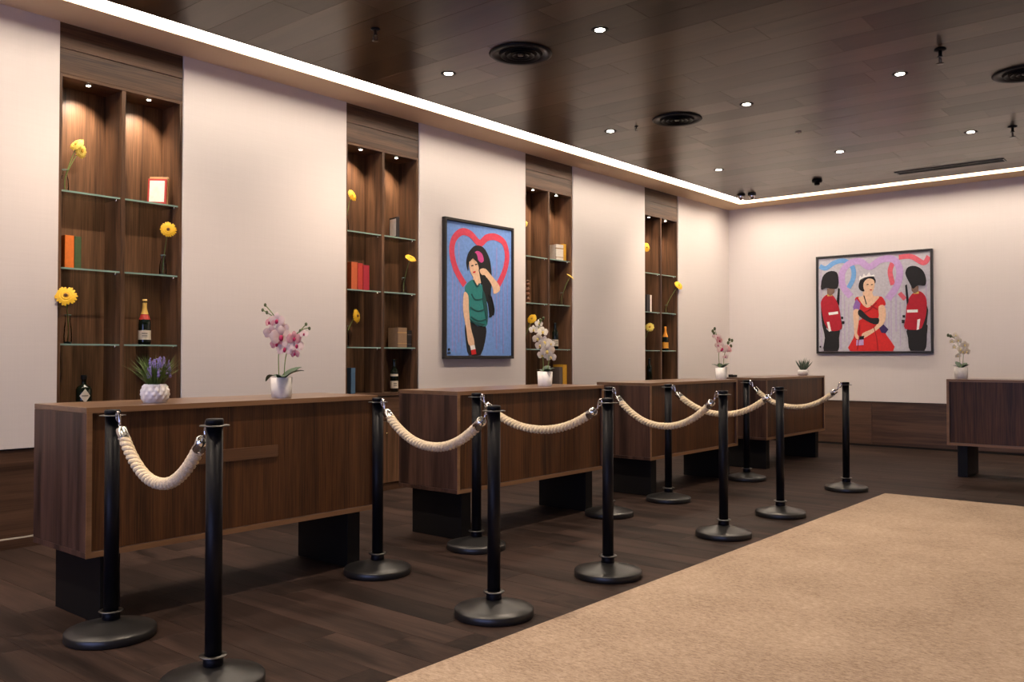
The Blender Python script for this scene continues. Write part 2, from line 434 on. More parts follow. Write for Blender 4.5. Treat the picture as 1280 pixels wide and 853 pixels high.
# ------------------------------------------------------------------ reception desks
DW, DD, DZ0, DZ1, DY = 1.745, .575, .33, 1.018, 4.05
def make_desk(label, loc, rz, plaque=False):
    """local X along the front, local Y from the front to the back"""
    t = thing('reception_desk', label, 'desk', loc, rz, 'reception desks')
    th = .026
    boxo('top', 'desk_top', t, 0, DW, .004, DD, DZ1-th, DZ1, .002)
    boxo('bottom_panel', 'desk_side', t, 0, DW, .004, DD, DZ0, DZ0+th, .002)
    for a in (0, DW-th): boxo('side_panel', 'desk_side', t, a, a+th, .004, DD, DZ0+th+.0005, DZ1-th-.0005, .002)
    boxo('front_panel', 'desk_front', t, th+.001, DW-th-.001, .020, .038, DZ0+th+.001, DZ1-th-.001)
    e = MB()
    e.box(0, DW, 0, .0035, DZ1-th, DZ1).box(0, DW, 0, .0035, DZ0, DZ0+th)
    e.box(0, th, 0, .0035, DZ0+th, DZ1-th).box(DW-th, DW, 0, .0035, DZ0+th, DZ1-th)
    e.build('lit_edge', 'desk_edge_lit', t)  # thin lighter strips paint in the downlight caught by the front edges
    for a in (.09, DW-.19): boxo('leg', 'black_laminate', t, a, a+.095, .05, .53, .001, DZ0-.0005, .002)
    if plaque: boxo('plaque', 'plaque_wood', t, .53, 1.04, .012, .0195, .705, .77, .001)
    return t
for x, l, p in ((1.815, 'dark wood reception desk nearest the camera, with the lavender pot and pink orchid', True),
                (4.265, 'dark wood reception desk carrying the white orchid below the portrait painting', False),
                (6.745, 'dark wood reception desk with a small pink orchid at its far end', False),
                (9.205, 'dark wood reception desk at the far end of the row, with the spiky aloe', False)):
    make_desk(l, (x, DY, 0), 0, p)
make_desk('purplish brown reception desk at the right edge, in front of the end wall', (9.95, 2.40, 0), -math.pi/2)
t = thing('card_holder', 'low black card box on the far reception desk behind the pink orchid', 'box', (9.31, 4.50, DZ1+.0005))
MB().box(-.05, .05, -.03, .03, 0, .006).box(-.05, .05, .024, .03, .006, .032).box(-.05, -.044, -.03, .024, .006, .026).box(.044, .05, -.03, .024, .006, .026).box(-.044, .044, -.03, -.025, .006, .016).build('tray', 'black_laminate', t)
boxo('cards', 'frame_black', t, -.042, .042, -.023, .022, .0065, .028)

# ------------------------------------------------------------------ stanchions and ropes
PH = 1.015
def make_stanchion():
    t = thing('rope_stanchion', '', 'stanchion')
    MB().lathe([(.190, .001), (.192, .004), (.192, .034), (.187, .040), (.150, .050), (.100, .063), (.060, .074), (.042, .080), (.036, .080)], 48).build('base', 'base_metal', t)
    MB().lathe([(.0315, .068), (.0315, PH-.030)], 28).build('pole', 'black_metal', t)
    MB().lathe([(.034, .112), (.050, .113), (.052, .116), (.050, .119), (.034, .120)], 32, cap=False).build('collar', 'steel', t)
    MB().lathe([(.036, .078), (.038, .080), (.037, .108), (.034, .111)], 28, cap=False).build('sleeve', 'black_metal', t)
    MB().lathe([(.030, PH-.030), (.055, PH-.029), (.056, PH-.027), (.055, PH-.025), (.030, PH-.024)], 32).build('top_plate', 'steel', t)
    MB().lathe([(.033, PH-.0235), (.034, PH-.008), (.031, PH-.001), (.020, PH)], 28).build('cap', 'black_metal', t)
    return t
STN = [  # x, y, row, label
    (1.862, 3.90, 'black rope stanchion nearest the camera in the row against the desks, before the lavender pot'),
    (1.835, 3.02, 'black rope stanchion at the bottom left, its base cut off by the frame'),
    (3.395, 3.86, 'black rope stanchion in front of the right end of the nearest desk'),
    (3.205, 2.80, 'black rope stanchion on the plank floor with the nearest complete base beside the carpet'),
    (4.245, 3.86, 'black rope stanchion at the left end of the second desk, close behind another post'),
    (4.195, 2.80, 'black rope stanchion whose base almost touches the carpet edge, second complete one from the camera'),
    (5.80, 3.86, 'black rope stanchion hidden behind another post at the right end of the second desk'),
    (5.64, 2.80, 'black rope stanchion before the third desk, third complete base along the carpet'),
    (6.71, 3.85, 'black rope stanchion standing before the left part of the third desk'),
    (8.375, 3.90, 'black rope stanchion between the third and the fourth desk, against the desks'),
    (6.66, 2.82, 'black rope stanchion along the carpet in front of the fourth desk'),
    (8.32, 2.88, 'black rope stanchion at the far corner of the carpet, in front of the end wall'),
]
proto = make_stanchion()
for i, (x, y, l) in enumerate(STN):
    o = proto if i == 0 else copy_tree(proto)
    o.location = (x, y, 0); tag(o, l, 'stanchion', 'black rope stanchions')
    o.rotation_euler.z = i*.7
ROPES = [(0, 1, .705, 'thick twisted cream rope hanging deepest, nearest the camera'),
         (2, 3, .752, 'thick twisted cream rope hanging before the left side of the second desk'),
         (4, 5, .785, 'thick twisted cream rope hanging across the front panel of the second desk'),
         (6, 7, .715, 'thick twisted cream rope hanging across the left end of the third desk'),
         (8, 10, .755, 'thick twisted cream rope hanging across the right part of the third desk'),
         (9, 11, .740, 'thick twisted cream rope hanging farthest away, across the fourth desk')]
def make_rope(a, b, zlow, label):
    pa, pb = Vector((a[0], a[1], PH-.027)), Vector((b[0], b[1], PH-.027))
    d = (pb-pa); d.z = 0; dist = d.length; u = d.normalized()
    mid = (pa+pb)/2
    t = thing('barrier_rope', label, 'rope', (mid.x, mid.y, 0), math.atan2(u.y, u.x), 'barrier ropes')
    # local frame: rope hangs in the XZ plane
    half = dist/2-.062; ztop = PH-.055
    def para(s):  # s in -1..1
        return Vector((half*s, 0, zlow+.02+(ztop-zlow-.02)*abs(s)**2.15))
    pts = [para(-1+2*i/400) for i in range(401)]
    L = [0]
    for i in range(400): L.append(L[-1]+(pts[i+1]-pts[i]).length)
    tot = L[-1]
    def at(l):
        l = min(max(l, 0), tot)
        lo, hi = 0, 400
        while hi-lo > 1:
            m_ = (lo+hi)//2
            if L[m_] <= l: lo = m_
            else: hi = m_
        f = (l-L[lo])/max(1e-9, L[lo+1]-L[lo]); p = pts[lo].lerp(pts[lo+1], f)
        tg = (pts[min(lo+1, 400)]-pts[max(lo-1, 0)]).normalized()
        return p, tg
    cut = .085; rope = MB(); n = int((tot-2*cut)/.0062)
    for k in range(3):
        path = []
        for i in range(n+1):
            l = cut+(tot-2*cut)*i/n; p, tg = at(l); nn = Vector((-tg.z, 0, tg.x)); bb = Vector((0, 1, 0))
            an = 2*math.pi*(l/.082+k/3); path.append(p+(nn*math.cos(an)+bb*math.sin(an))*.0138)
        rope.tube(path, .0126, 8)
    rope.build('twisted_strands', 'rope_fibre', t)
    for sgn in (0, 1):
        l0, l1, l2 = (cut+.012, cut-.05, cut-.085) if sgn == 0 else (tot-cut-.012, tot-cut+.05, tot-cut+.085)
        p0, p1, p2 = at(l0)[0], at(l1)[0], at(l2)[0]
        fr = MB().tube([p0, p0.lerp(p1, .08), p0.lerp(p1, .5), p1.lerp(p0, .08), p1], [.024, .0255, .0245, .0255, .017], 18).build('ferrule', 'chrome', t)
        d_ = (p2-p1).normalized(); up = Vector((-d_.z, 0, d_.x))
        if up.z < 0: up = -up
        sx = -1 if sgn == 0 else 1
        hook = [p1, p1+d_*.022, p1+d_*.032+up*.010, Vector((sx*(dist/2-.062), 0, PH-.016)), Vector((sx*(dist/2-.046), 0, PH-.010)), Vector((sx*(dist/2-.040), 0, PH-.024)), Vector((sx*(dist/2-.046), 0, PH-.045)), Vector((sx*(dist/2-.058), 0, PH-.050))]
        MB().tube(smooth_open(hook, 4), .0058, 8).build('hook', 'chrome', t)
    return t
for a, b, z, l in ROPES: make_rope(STN[a], STN[b], z, l)

# ------------------------------------------------------------------ ceiling fittings
def downlight(x, y, label):
    t = thing('downlight', label, 'downlight', (x, y, ZC), 0, 'recessed ceiling downlights')
    MB().lathe([(.032, -.002), (.048, -.006), (.060, -.005), (.062, -.0005)], 28, cap=False).build('trim_ring', 'black_metal', t)
    MB().lathe([(.034, -.0042), (.034, -.001)], 24).build('lens', 'lamp_lens', t)
    wash, end = y > 4.5, x > 9
    l = spot('lamp', t, (0, 0, -.02), WASH if wash else .55*WASH if end else DESK if y > 3 else SPOT, 112 if wash or end else 105, .9, WARM, .035)
    l.rotation_euler = (math.radians(18) if wash else 0, math.radians(-30) if end else 0, 0)
DLX, DLY = [5.05, 7.40, 9.78], [4.90, 3.43, 2.11]
nm = {(0,0): 'glowing ceiling downlight closest to the light strip over the second display niche',
      (0,1): 'brightest glowing ceiling downlight at the top, right of the nearest round vent',
      (1,0): 'glowing ceiling downlight left of the second round vent',
      (1,1): 'glowing ceiling downlight right of the second round vent',
      (1,2): 'glowing ceiling downlight at the top right, left of a hanging sprinkler',
      (2,0): 'glowing ceiling downlight nearest the room corner',
      (2,1): 'glowing ceiling downlight in the middle of the farthest row',
      (2,2): 'glowing ceiling downlight above the long slot vent'}
for i, x in enumerate(DLX):
    for j, y in enumerate(DLY):
        downlight(x, y, nm.get((i, j), 'glowing ceiling downlight outside the view beside the nearest row'))
ROW = {4.90: 'the row beside the display niches', 3.43: 'the row over the rope barrier', 2.11: 'the row over the carpet edge',
       .7: 'the row over the near half of the carpet', -.9: 'the row over the middle of the carpet', -2.5: 'the row over the far side of the carpet'}
ORD = {.3: 'first', 2.66: 'second', 5.05: 'third', 7.40: 'fourth', 9.78: 'fifth'}
for x in ORD:
    for y in ROW:
        if x > 3 and y > 2: continue
        downlight(x, y, ORD[x]+' ceiling downlight from the entrance in '+ROW[y])
def round_vent(x, y, label):
    t = thing('round_vent', label, 'vent', (x, y, ZC), 0, 'round ceiling vents')
    MB().lathe([(.235, -.0005), (.238, -.006), (.225, -.014), (.205, -.010), (.165, -.004), (.165, -.001)], 48, cap=False).build('rim', 'black_metal', t)
    for r in (.150, .105, .062):
        MB().lathe([(r-.028, -.004), (r-.004, -.018), (r, -.020), (r+.002, -.017), (r-.020, -.003)], 40, cap=False).build('cone_ring', 'black_metal', t)
    MB().lathe([(.166, -.0022), (.166, -.001)], 40).build('throat', 'gap_dark', t)
    MB().lathe([(.022, -.004), (.022, -.016), (.010, -.019)], 20).build('centre_cap', 'steel', t)
round_vent(5.067, 4.16, 'black round ceiling vent with concentric rings, nearest the camera')
round_vent(7.437, 4.16, 'black round ceiling vent with concentric rings, between two downlights')
round_vent(8.02, 1.33, 'black round ceiling vent cut by the right edge of the photo')
def sprinkler(x, y, s, label, mat='steel'):
    t = thing('sprinkler', label, 'sprinkler', (x, y, ZC), 0, 'ceiling sprinklers')
    MB().lathe([(.034*s, -.0005), (.036*s, -.006*s), (.020*s, -.012*s)], 20).build('flange', 'black_metal', t)
    MB().lathe([(.011*s, -.010*s), (.011*s, -.042*s), (.017*s, -.044*s), (.017*s, -.052*s)], 14).build('body', mat, t)
    for q in (-1, 1): MB().tube([(.012*s*q, 0, -.050*s), (.020*s*q, 0, -.064*s), (.016*s*q, 0, -.082*s), (.003*s*q, 0, -.088*s)], .004*s, 6).build('frame_arm', mat, t)
    MB().lathe([(.022*s, -.088*s), (.022*s, -.091*s), (.008*s, -.092*s)], 16).build('deflector', mat, t)
sprinkler(4.03, 4.62, .95, 'small metal ceiling sprinkler at the top left, near the light strip')
sprinkler(7.00, 1.71, 1.2, 'dark ceiling sprinkler hanging at the top right beside a downlight')
sprinkler(9.81, 1.74, 1.2, 'dark ceiling sprinkler at the right edge above the slot vent')
sprinkler(7.41, 4.60, .55, 'tiny ceiling sprinkler between a downlight and the second round vent')
t = thing('smoke_detector', 'black smoke detector on the ceiling near the end wall light strip', 'detector', (11.16, 4.21, ZC))
MB().lathe([(.062, -.0005), (.066, -.012), (.060, -.036), (.036, -.040)], 28).build('housing', 'black_metal', t)
MB().lathe([(.034, -.040), (.034, -.066), (.020, -.072)], 20).build('sensor', 'black_metal', t)
for k, (x, y) in enumerate(((11.47, 5.41), (11.53, 5.27))):
    t = thing('dome_camera', ['small dome camera nearer the niche wall, in the ceiling corner', 'small dome camera nearer the middle of the room, in the ceiling corner'][k], 'camera', (x, y, ZC), 0, 'dome cameras in the ceiling corner')
    MB().lathe([(.056, -.0005), (.058, -.008), (.052, -.028), (.046, -.030)], 24).build('mount', 'base_metal', t)
    MB().lathe([(.044, -.030), (.042, -.052), (.030, -.074), (.012, -.085), (.001, -.087)], 24, cap=False).build('dome', 'chrome', t)
t = thing('ceiling_sensor', 'tiny white ceiling sensor in the middle of the wood ceiling', 'sensor', (8.655, 3.453, ZC))
MB().lathe([(.030, -.0005), (.030, -.006), (.024, -.010)], 18).build('housing', 'light_trim', t)
MB().lathe([(.010, -.010), (.008, -.014)], 12).build('eye', 'chrome', t)
t = thing('slot_vent', 'long narrow slot vent in the ceiling parallel to the light strip', 'vent', (11.40, 2.70, ZC))
f = MB(); f.box(-.085, -.068, -.60, .60, -.010, -.0005).box(.068, .085, -.60, .60, -.010, -.0005).box(-.068, .068, -.60, -.585, -.010, -.0005).box(-.068, .068, .585, .60, -.010, -.0005)
f.build('frame', 'base_metal', t)
boxo('throat', 'gap_dark', t, -.068, .068, -.585, .585, -.0025, -.001)
for a in (-.034, 0.0, .034): boxo('slat', 'black_metal', t, a-.004, a+.004, -.584, .584, -.006, -.003)

# ------------------------------------------------------------------ paintings
for n_, c_ in dict(p_blue=(.16, .30, .66), p_pink=(.62, .055, .10), p_ink=(.010, .009, .011), p_skin=(.76, .50, .33), p_skindark=(.20, .12, .09),
                   p_teal=(.02, .20, .19), p_tealdark=(.008, .07, .07), p_magenta=(.55, .06, .26), p_white=(.82, .80, .78), p_red=(.60, .02, .02), p_reddark=(.33, .008, .012),
                   p_crimson=(.40, .010, .025), p_lilac=(.52, .34, .62), p_skyblue=(.16, .36, .68), p_coral=(.66, .12, .16), p_violet=(.26, .13, .42), p_violetdark=(.04, .02, .10), p_grey=(.50, .48, .53), p_mauve=(.26, .27, .60), p_gold=(.55, .36, .08), p_mist=(.46, .40, .53)).items():
    plain(n_, c_, .6, 0, .3, .10, 30)
ART1 = [
    ('heart',0.072,'pink',[(0.267,0.532), (0.138,0.642), (0.079,0.762), (0.106,0.865), (0.219,0.93), (0.35,0.923), (0.49,0.864), (0.604,0.915), (0.742,0.931), (0.882,0.893), (0.93,0.788), (0.883,0.664), (0.774,0.547)]),
    ('hair',0,'ink',[(0.343,0.797), (0.424,0.841), (0.544,0.837), (0.629,0.774), (0.666,0.701), (0.682,0.582), (0.667,0.477), (0.713,0.344), (0.653,0.296), (0.631,0.373), (0.607,0.431), (0.561,0.46), (0.516,0.532), (0.486,0.619), (0.479,0.663), (0.44,0.706), (0.367,0.732), (0.323,0.686), (0.315,0.642), (0.288,0.699), (0.308,0.759)]),
    ('neck',0,'skin',[(0.391,0.613), (0.479,0.646), (0.51,0.561), (0.451,0.53), (0.392,0.569)]),
    ('face',0,'skin',[(0.332,0.716), (0.381,0.742), (0.443,0.718), (0.476,0.671), (0.462,0.621), (0.412,0.599), (0.368,0.615), (0.338,0.665)]),
    ('trousers',0,'ink',[(0.271,0.222), (0.328,0.266), (0.46,0.224), (0.578,0.228), (0.588,0.152), (0.506,0.006), (0.331,0.005), (0.287,0.108)]),
    ('shirt',0,'teal',[(0.276,0.525), (0.383,0.579), (0.451,0.533), (0.546,0.548), (0.576,0.46), (0.613,0.343), (0.608,0.24), (0.519,0.224), (0.401,0.245), (0.328,0.28), (0.326,0.425), (0.282,0.467)]),
    ('arm',0,'skin',[(0.254,0.473), (0.317,0.453), (0.327,0.338), (0.358,0.208), (0.402,0.122), (0.403,0.072), (0.321,0.086), (0.286,0.208), (0.244,0.336)]),
    ('arm',0,'skin',[(0.491,0.661), (0.575,0.673), (0.666,0.629), (0.796,0.556), (0.802,0.511), (0.713,0.484), (0.691,0.537), (0.606,0.603), (0.515,0.626)]),
    ('lock',0,'ink',[(0.522,0.606), (0.575,0.62), (0.63,0.55), (0.643,0.462), (0.686,0.359), (0.653,0.321), (0.622,0.402), (0.577,0.445), (0.534,0.518)]),
    ('bow',0,'magenta',[(0.41,0.781), (0.46,0.803), (0.529,0.781), (0.55,0.733), (0.509,0.716), (0.449,0.743)]),
    ('cup',0,'white',[(0.345,0.076), (0.411,0.082), (0.426,0.047), (0.357,0.039)]),
    ('cup',0,'red',[(0.356,0.042), (0.426,0.05), (0.438,0.013), (0.368,0.006)]),
    ('eye',0,'ink',[(0.358,0.685), (0.39,0.692), (0.393,0.683), (0.361,0.678)]),
    ('eye',0,'ink',[(0.417,0.699), (0.449,0.704), (0.452,0.695), (0.42,0.69)]),
    ('lips',0,'red',[(0.385,0.639), (0.426,0.647), (0.42,0.632), (0.391,0.629)]),
    ('fold',0.015,'tealdark',[(0.364,0.469), (0.428,0.427), (0.577,0.445)]),
    ('fold',0.015,'tealdark',[(0.347,0.367), (0.459,0.34), (0.592,0.364)]),
    ('fold',0.015,'tealdark',[(0.357,0.295), (0.474,0.265), (0.602,0.284)]),
    ('collar',0.018,'tealdark',[(0.392,0.575), (0.451,0.53), (0.486,0.553)]),
    ('shade',0,'tealdark',[(0.54,0.503), (0.583,0.445), (0.613,0.343), (0.602,0.247), (0.565,0.342), (0.535,0.429)]),
    ('shade',0,'tealdark',[(0.331,0.28), (0.415,0.259), (0.578,0.242), (0.519,0.224), (0.401,0.241)]),
    ('strand',0.012,'ink',[(0.631,0.476), (0.668,0.373), (0.644,0.299)]),
    ('strand',0.012,'ink',[(0.667,0.462), (0.713,0.367), (0.704,0.315)]),
    ('fringe',0,'ink',[(0.314,0.715), (0.352,0.773), (0.431,0.782), (0.461,0.722), (0.425,0.726), (0.384,0.742), (0.343,0.717)]),
    ('signature',0,'ink',[(0.024,0.052), (0.043,0.056), (0.049,0.04), (0.027,0.036)]),
    ('signature',0,'ink',[(0.019,0.024), (0.055,0.025), (0.055,0.015), (0.019,0.014)]),
]
ART2 = [
    ('stroke',0.043,'skyblue',[(0.014,0.922), (0.074,0.895), (0.155,0.949), (0.247,0.961), (0.322,0.891), (0.331,0.778), (0.285,0.67)]),
    ('stroke',0.045,'coral',[(0.736,0.959), (0.844,0.957), (0.948,0.885), (0.993,0.951)]),
    ('stroke',0.043,'coral',[(0.682,0.906), (0.66,0.814), (0.684,0.679)]),
    ('stroke',0.037,'coral',[(0.74,0.593), (0.788,0.526)]),
    ('heart',0.06,'lilac',[(0.305,0.579), (0.233,0.695), (0.227,0.831), (0.286,0.923), (0.389,0.945), (0.477,0.879), (0.577,0.944), (0.688,0.942), (0.742,0.837), (0.723,0.68), (0.637,0.533)]),
    ('skirt',0,'red',[(0.362,0.303), (0.451,0.345), (0.55,0.298), (0.623,0.166), (0.681,-0.0), (0.297,0.001), (0.329,0.142)]),
    ('bodice',0,'red',[(0.343,0.548), (0.388,0.568), (0.457,0.462), (0.564,0.566), (0.607,0.528), (0.616,0.472), (0.557,0.46), (0.553,0.341), (0.45,0.286), (0.39,0.376), (0.369,0.451)]),
    ('sleeve',0,'violet',[(0.326,0.467), (0.356,0.555), (0.394,0.501), (0.385,0.435), (0.334,0.428)]),
    ('chest',0,'skin',[(0.42,0.625), (0.495,0.613), (0.514,0.573), (0.561,0.565), (0.457,0.467), (0.378,0.565), (0.416,0.578)]),
    ('hair',0,'ink',[(0.378,0.686), (0.399,0.752), (0.452,0.776), (0.508,0.778), (0.532,0.736), (0.524,0.704), (0.49,0.747), (0.446,0.731), (0.429,0.683), (0.429,0.627), (0.393,0.641)]),
    ('face',0,'skin',[(0.427,0.72), (0.465,0.758), (0.517,0.739), (0.521,0.67), (0.495,0.603), (0.451,0.613), (0.424,0.657)]),
    ('tiara',0,'white',[(0.386,0.742), (0.391,0.792), (0.411,0.776), (0.427,0.813), (0.446,0.788), (0.475,0.822), (0.49,0.791), (0.517,0.798), (0.522,0.774), (0.477,0.774), (0.427,0.763)]),
    ('tiara_line',0.005,'ink',[(0.391,0.745), (0.427,0.766), (0.477,0.776), (0.52,0.774)]),
    ('necklace',0.009,'ink',[(0.426,0.583), (0.441,0.521), (0.449,0.488)]),
    ('neckline',0.01,'skin',[(0.378,0.562), (0.457,0.459), (0.561,0.559)]),
    ('arm',0,'skin',[(0.33,0.428), (0.383,0.429), (0.375,0.288), (0.361,0.186), (0.394,0.141), (0.374,0.122), (0.342,0.154), (0.332,0.289)]),
    ('arm',0,'skin',[(0.557,0.46), (0.61,0.467), (0.619,0.339), (0.575,0.251), (0.45,0.152), (0.41,0.138), (0.412,0.188), (0.513,0.241), (0.56,0.327)]),
    ('sash',0,'ink',[(0.372,0.418), (0.4,0.435), (0.476,0.351), (0.557,0.341), (0.55,0.281), (0.488,0.291), (0.385,0.367)]),
    ('bag',0,'violetdark',[(0.562,0.24), (0.599,0.275), (0.642,0.223), (0.617,0.184), (0.581,0.189)]),
    ('glove',0,'ink',[(0.382,0.156), (0.427,0.161), (0.421,0.12), (0.377,0.121)]),
    ('clutch',0,'lilac',[(0.355,0.118), (0.42,0.123), (0.42,0.065), (0.355,0.059)]),
    ('eye',0,'ink',[(0.452,0.7), (0.469,0.703), (0.469,0.693), (0.453,0.691)]),
    ('eye',0,'ink',[(0.492,0.697), (0.507,0.699), (0.507,0.69), (0.493,0.688)]),
    ('lips',0,'red',[(0.479,0.642), (0.499,0.645), (0.497,0.634), (0.482,0.633)]),
    ('fold',0.011,'reddark',[(0.489,0.475), (0.551,0.429)]),
    ('fold',0.011,'reddark',[(0.426,0.404), (0.476,0.432), (0.539,0.502)]),
    ('fold',0.007,'reddark',[(0.387,0.273), (0.38,0.141), (0.361,0.009)]),
    ('fold',0.007,'reddark',[(0.513,0.255), (0.537,0.139), (0.549,0.009)]),
    ('trousers',0,'ink',[(0.041,0.282), (0.101,0.213), (0.196,0.236), (0.193,0.144), (0.18,0.001), (0.05,0.001), (0.061,0.146)]),
    ('sleeve',0,'ink',[(0.027,0.54), (0.05,0.524), (0.058,0.357), (0.081,0.266), (0.045,0.237), (0.028,0.389)]),
    ('coat',0,'crimson',[(0.027,0.54), (0.074,0.606), (0.134,0.603), (0.187,0.503), (0.211,0.352), (0.217,0.236), (0.114,0.22), (0.061,0.297), (0.031,0.449)]),
    ('collar',0,'gold',[(0.085,0.616), (0.13,0.618), (0.136,0.593), (0.088,0.592)]),
    ('glove',0,'ink',[(0.215,0.37), (0.233,0.367), (0.233,0.343), (0.217,0.343)]),
    ('glove',0,'ink',[(0.222,0.322), (0.246,0.319), (0.243,0.289), (0.224,0.289)]),
    ('belt',0,'white',[(0.097,0.416), (0.187,0.425), (0.188,0.398), (0.101,0.388)]),
    ('cuff',0,'white',[(0.081,0.314), (0.104,0.317), (0.122,0.22), (0.101,0.21)]),
    ('face',0,'skindark',[(0.085,0.674), (0.157,0.677), (0.149,0.625), (0.114,0.594), (0.085,0.621)]),
    ('bearskin',0,'ink',[(0.027,0.67), (0.041,0.798), (0.101,0.858), (0.174,0.846), (0.193,0.758), (0.181,0.676), (0.141,0.668), (0.074,0.682)]),
    ('rifle',0,'ink',[(0.19,0.675), (0.204,0.667), (0.196,0.487), (0.175,0.533)]),
    ('trousers',0,'ink',[(0.81,0.227), (0.962,0.279), (0.969,0.16), (0.948,-0.001), (0.832,-0.001), (0.812,0.135)]),
    ('sleeve',0,'ink',[(0.952,0.539), (0.982,0.411), (0.97,0.272), (0.942,0.266)]),
    ('coat',0,'crimson',[(0.811,0.504), (0.865,0.593), (0.923,0.597), (0.967,0.524), (0.968,0.384), (0.942,0.273), (0.909,0.218), (0.786,0.227), (0.793,0.334)]),
    ('collar',0,'gold',[(0.859,0.598), (0.906,0.601), (0.907,0.578), (0.862,0.575)]),
    ('glove',0,'ink',[(0.767,0.366), (0.786,0.365), (0.786,0.34), (0.768,0.34)]),
    ('glove',0,'ink',[(0.759,0.318), (0.783,0.317), (0.781,0.283), (0.76,0.283)]),
    ('belt',0,'white',[(0.805,0.418), (0.897,0.418), (0.896,0.39), (0.807,0.389)]),
    ('cuff',0,'white',[(0.893,0.316), (0.917,0.323), (0.905,0.218), (0.886,0.211)]),
    ('face',0,'skindark',[(0.842,0.658), (0.903,0.655), (0.9,0.598), (0.871,0.579), (0.847,0.608)]),
    ('bearskin',0,'ink',[(0.795,0.804), (0.819,0.852), (0.878,0.859), (0.936,0.815), (0.965,0.735), (0.959,0.658), (0.9,0.662), (0.859,0.629), (0.836,0.673), (0.801,0.758)]),
    ('rifle',0,'ink',[(0.791,0.668), (0.804,0.675), (0.82,0.503), (0.805,0.461)]),
    ('signature',0,'ink',[(0.009,0.056), (0.02,0.06), (0.024,0.044), (0.012,0.039)]),
]

def painting(label, loc, rz, w, h, bgm, art, drips, dripm):
    """local X to the right seen from the room, local Z up from the lower edge, local -Y towards the room"""
    t = thing('painting', label, 'painting', loc, rz); fw, fd = .028, .045
    boxo('frame_rail', 'frame_black', t, 0, w, -fd, 0, 0, fw, .002); boxo('frame_rail', 'frame_black', t, 0, w, -fd, 0, h-fw, h, .002)
    boxo('frame_stile', 'frame_black', t, 0, fw, -fd, 0, fw, h-fw, .002); boxo('frame_stile', 'frame_black', t, w-fw, w, -fd, 0, fw, h-fw, .002)
    m = fw+.004; cw, ch = w-2*m, h-2*m
    boxo('canvas', bgm, t, m, w-m, -.030, -.006, m, h-m)
    layer = [0]
    def shape(name, mat, loops):
        layer[0] += 1; y = -.030-.00025*layer[0]
        b = MB()
        for lp in loops:
            p3 = [(m+min(max(u, 0), 1)*cw, y, m+min(max(v, 0), 1)*ch) for u, v in lp]
            n = len(p3); b.add(p3+[(p[0], -.029, p[2]) for p in p3], [tuple(range(n))]+[(i, i+n, (i+1) % n+n, (i+1) % n) for i in range(n)])
        o = b.build(name, mat, t)
        bm = bmesh.new(); bm.from_mesh(o.data); bmesh.ops.recalc_face_normals(bm, faces=bm.faces[:]); bmesh.ops.triangulate(bm, faces=[f for f in bm.faces if len(f.verts) > 4]); bm.to_mesh(o.data); bm.free()
    rr = random.Random(len(art))
    for u, v0, v1, wd in drips: shape('paint_drip', dripm, [[(u, v0), (u+wd, v0), (u+wd, v1), (u, v1)]])
    asp = cw/ch
    for name, sw, col, pts in art:
        if sw:
            c = smooth_open(pts, 6); l, r_ = [], []
            for i, p in enumerate(c):
                a, b2 = c[max(i-1, 0)], c[min(i+1, len(c)-1)]
                dx, dy = (b2[0]-a[0])*asp, b2[1]-a[1]; q = math.hypot(dx, dy) or 1
                nx, ny = -dy/q*sw/2, dx/q*sw/2*asp
                l.append((p[0]+nx, p[1]+ny)); r_.append((p[0]-nx, p[1]-ny))
            shape(name, 'p_'+col, [[l[i], l[i+1], r_[i+1], r_[i]] for i in range(len(c)-1)])
        else:
            shape(name, 'p_'+col, [smooth_closed(pts, 3) if len(pts) > 5 else pts])
    return t
painting('tall framed painting of a dark-haired woman in a teal top inside a pink heart', (6.245, W-.002, 1.232), 0, 1.075, 1.425, 'p_blue', ART1,
         [(.08, .03, .75, .02), (.13, .02, .80, .012), (.17, .10, .85, .018), (.22, .05, .5, .01), (.70, .15, .70, .014), (.75, .05, .85, .02), (.80, .10, .6, .01), (.86, .02, .75, .016), (.93, .2, .65, .012)], 'p_mauve')
painting('wide framed painting of a woman in a red gown between two red-coated guards', (XB-.002, 4.765, 1.30), -math.pi/2, 1.575, 1.405, 'p_grey', ART2,
         [(.02, .05, .9, .012), (.20, .02, .6, .02), (.24, .1, .65, .012), (.28, .03, .5, .01), (.60, .05, .55, .02), (.66, .1, .6, .012), (.70, .2, .65, .018), (.74, .05, .5, .01), (.96, .1, .7, .012), (.64, .02, .4, .01)], 'p_mist')
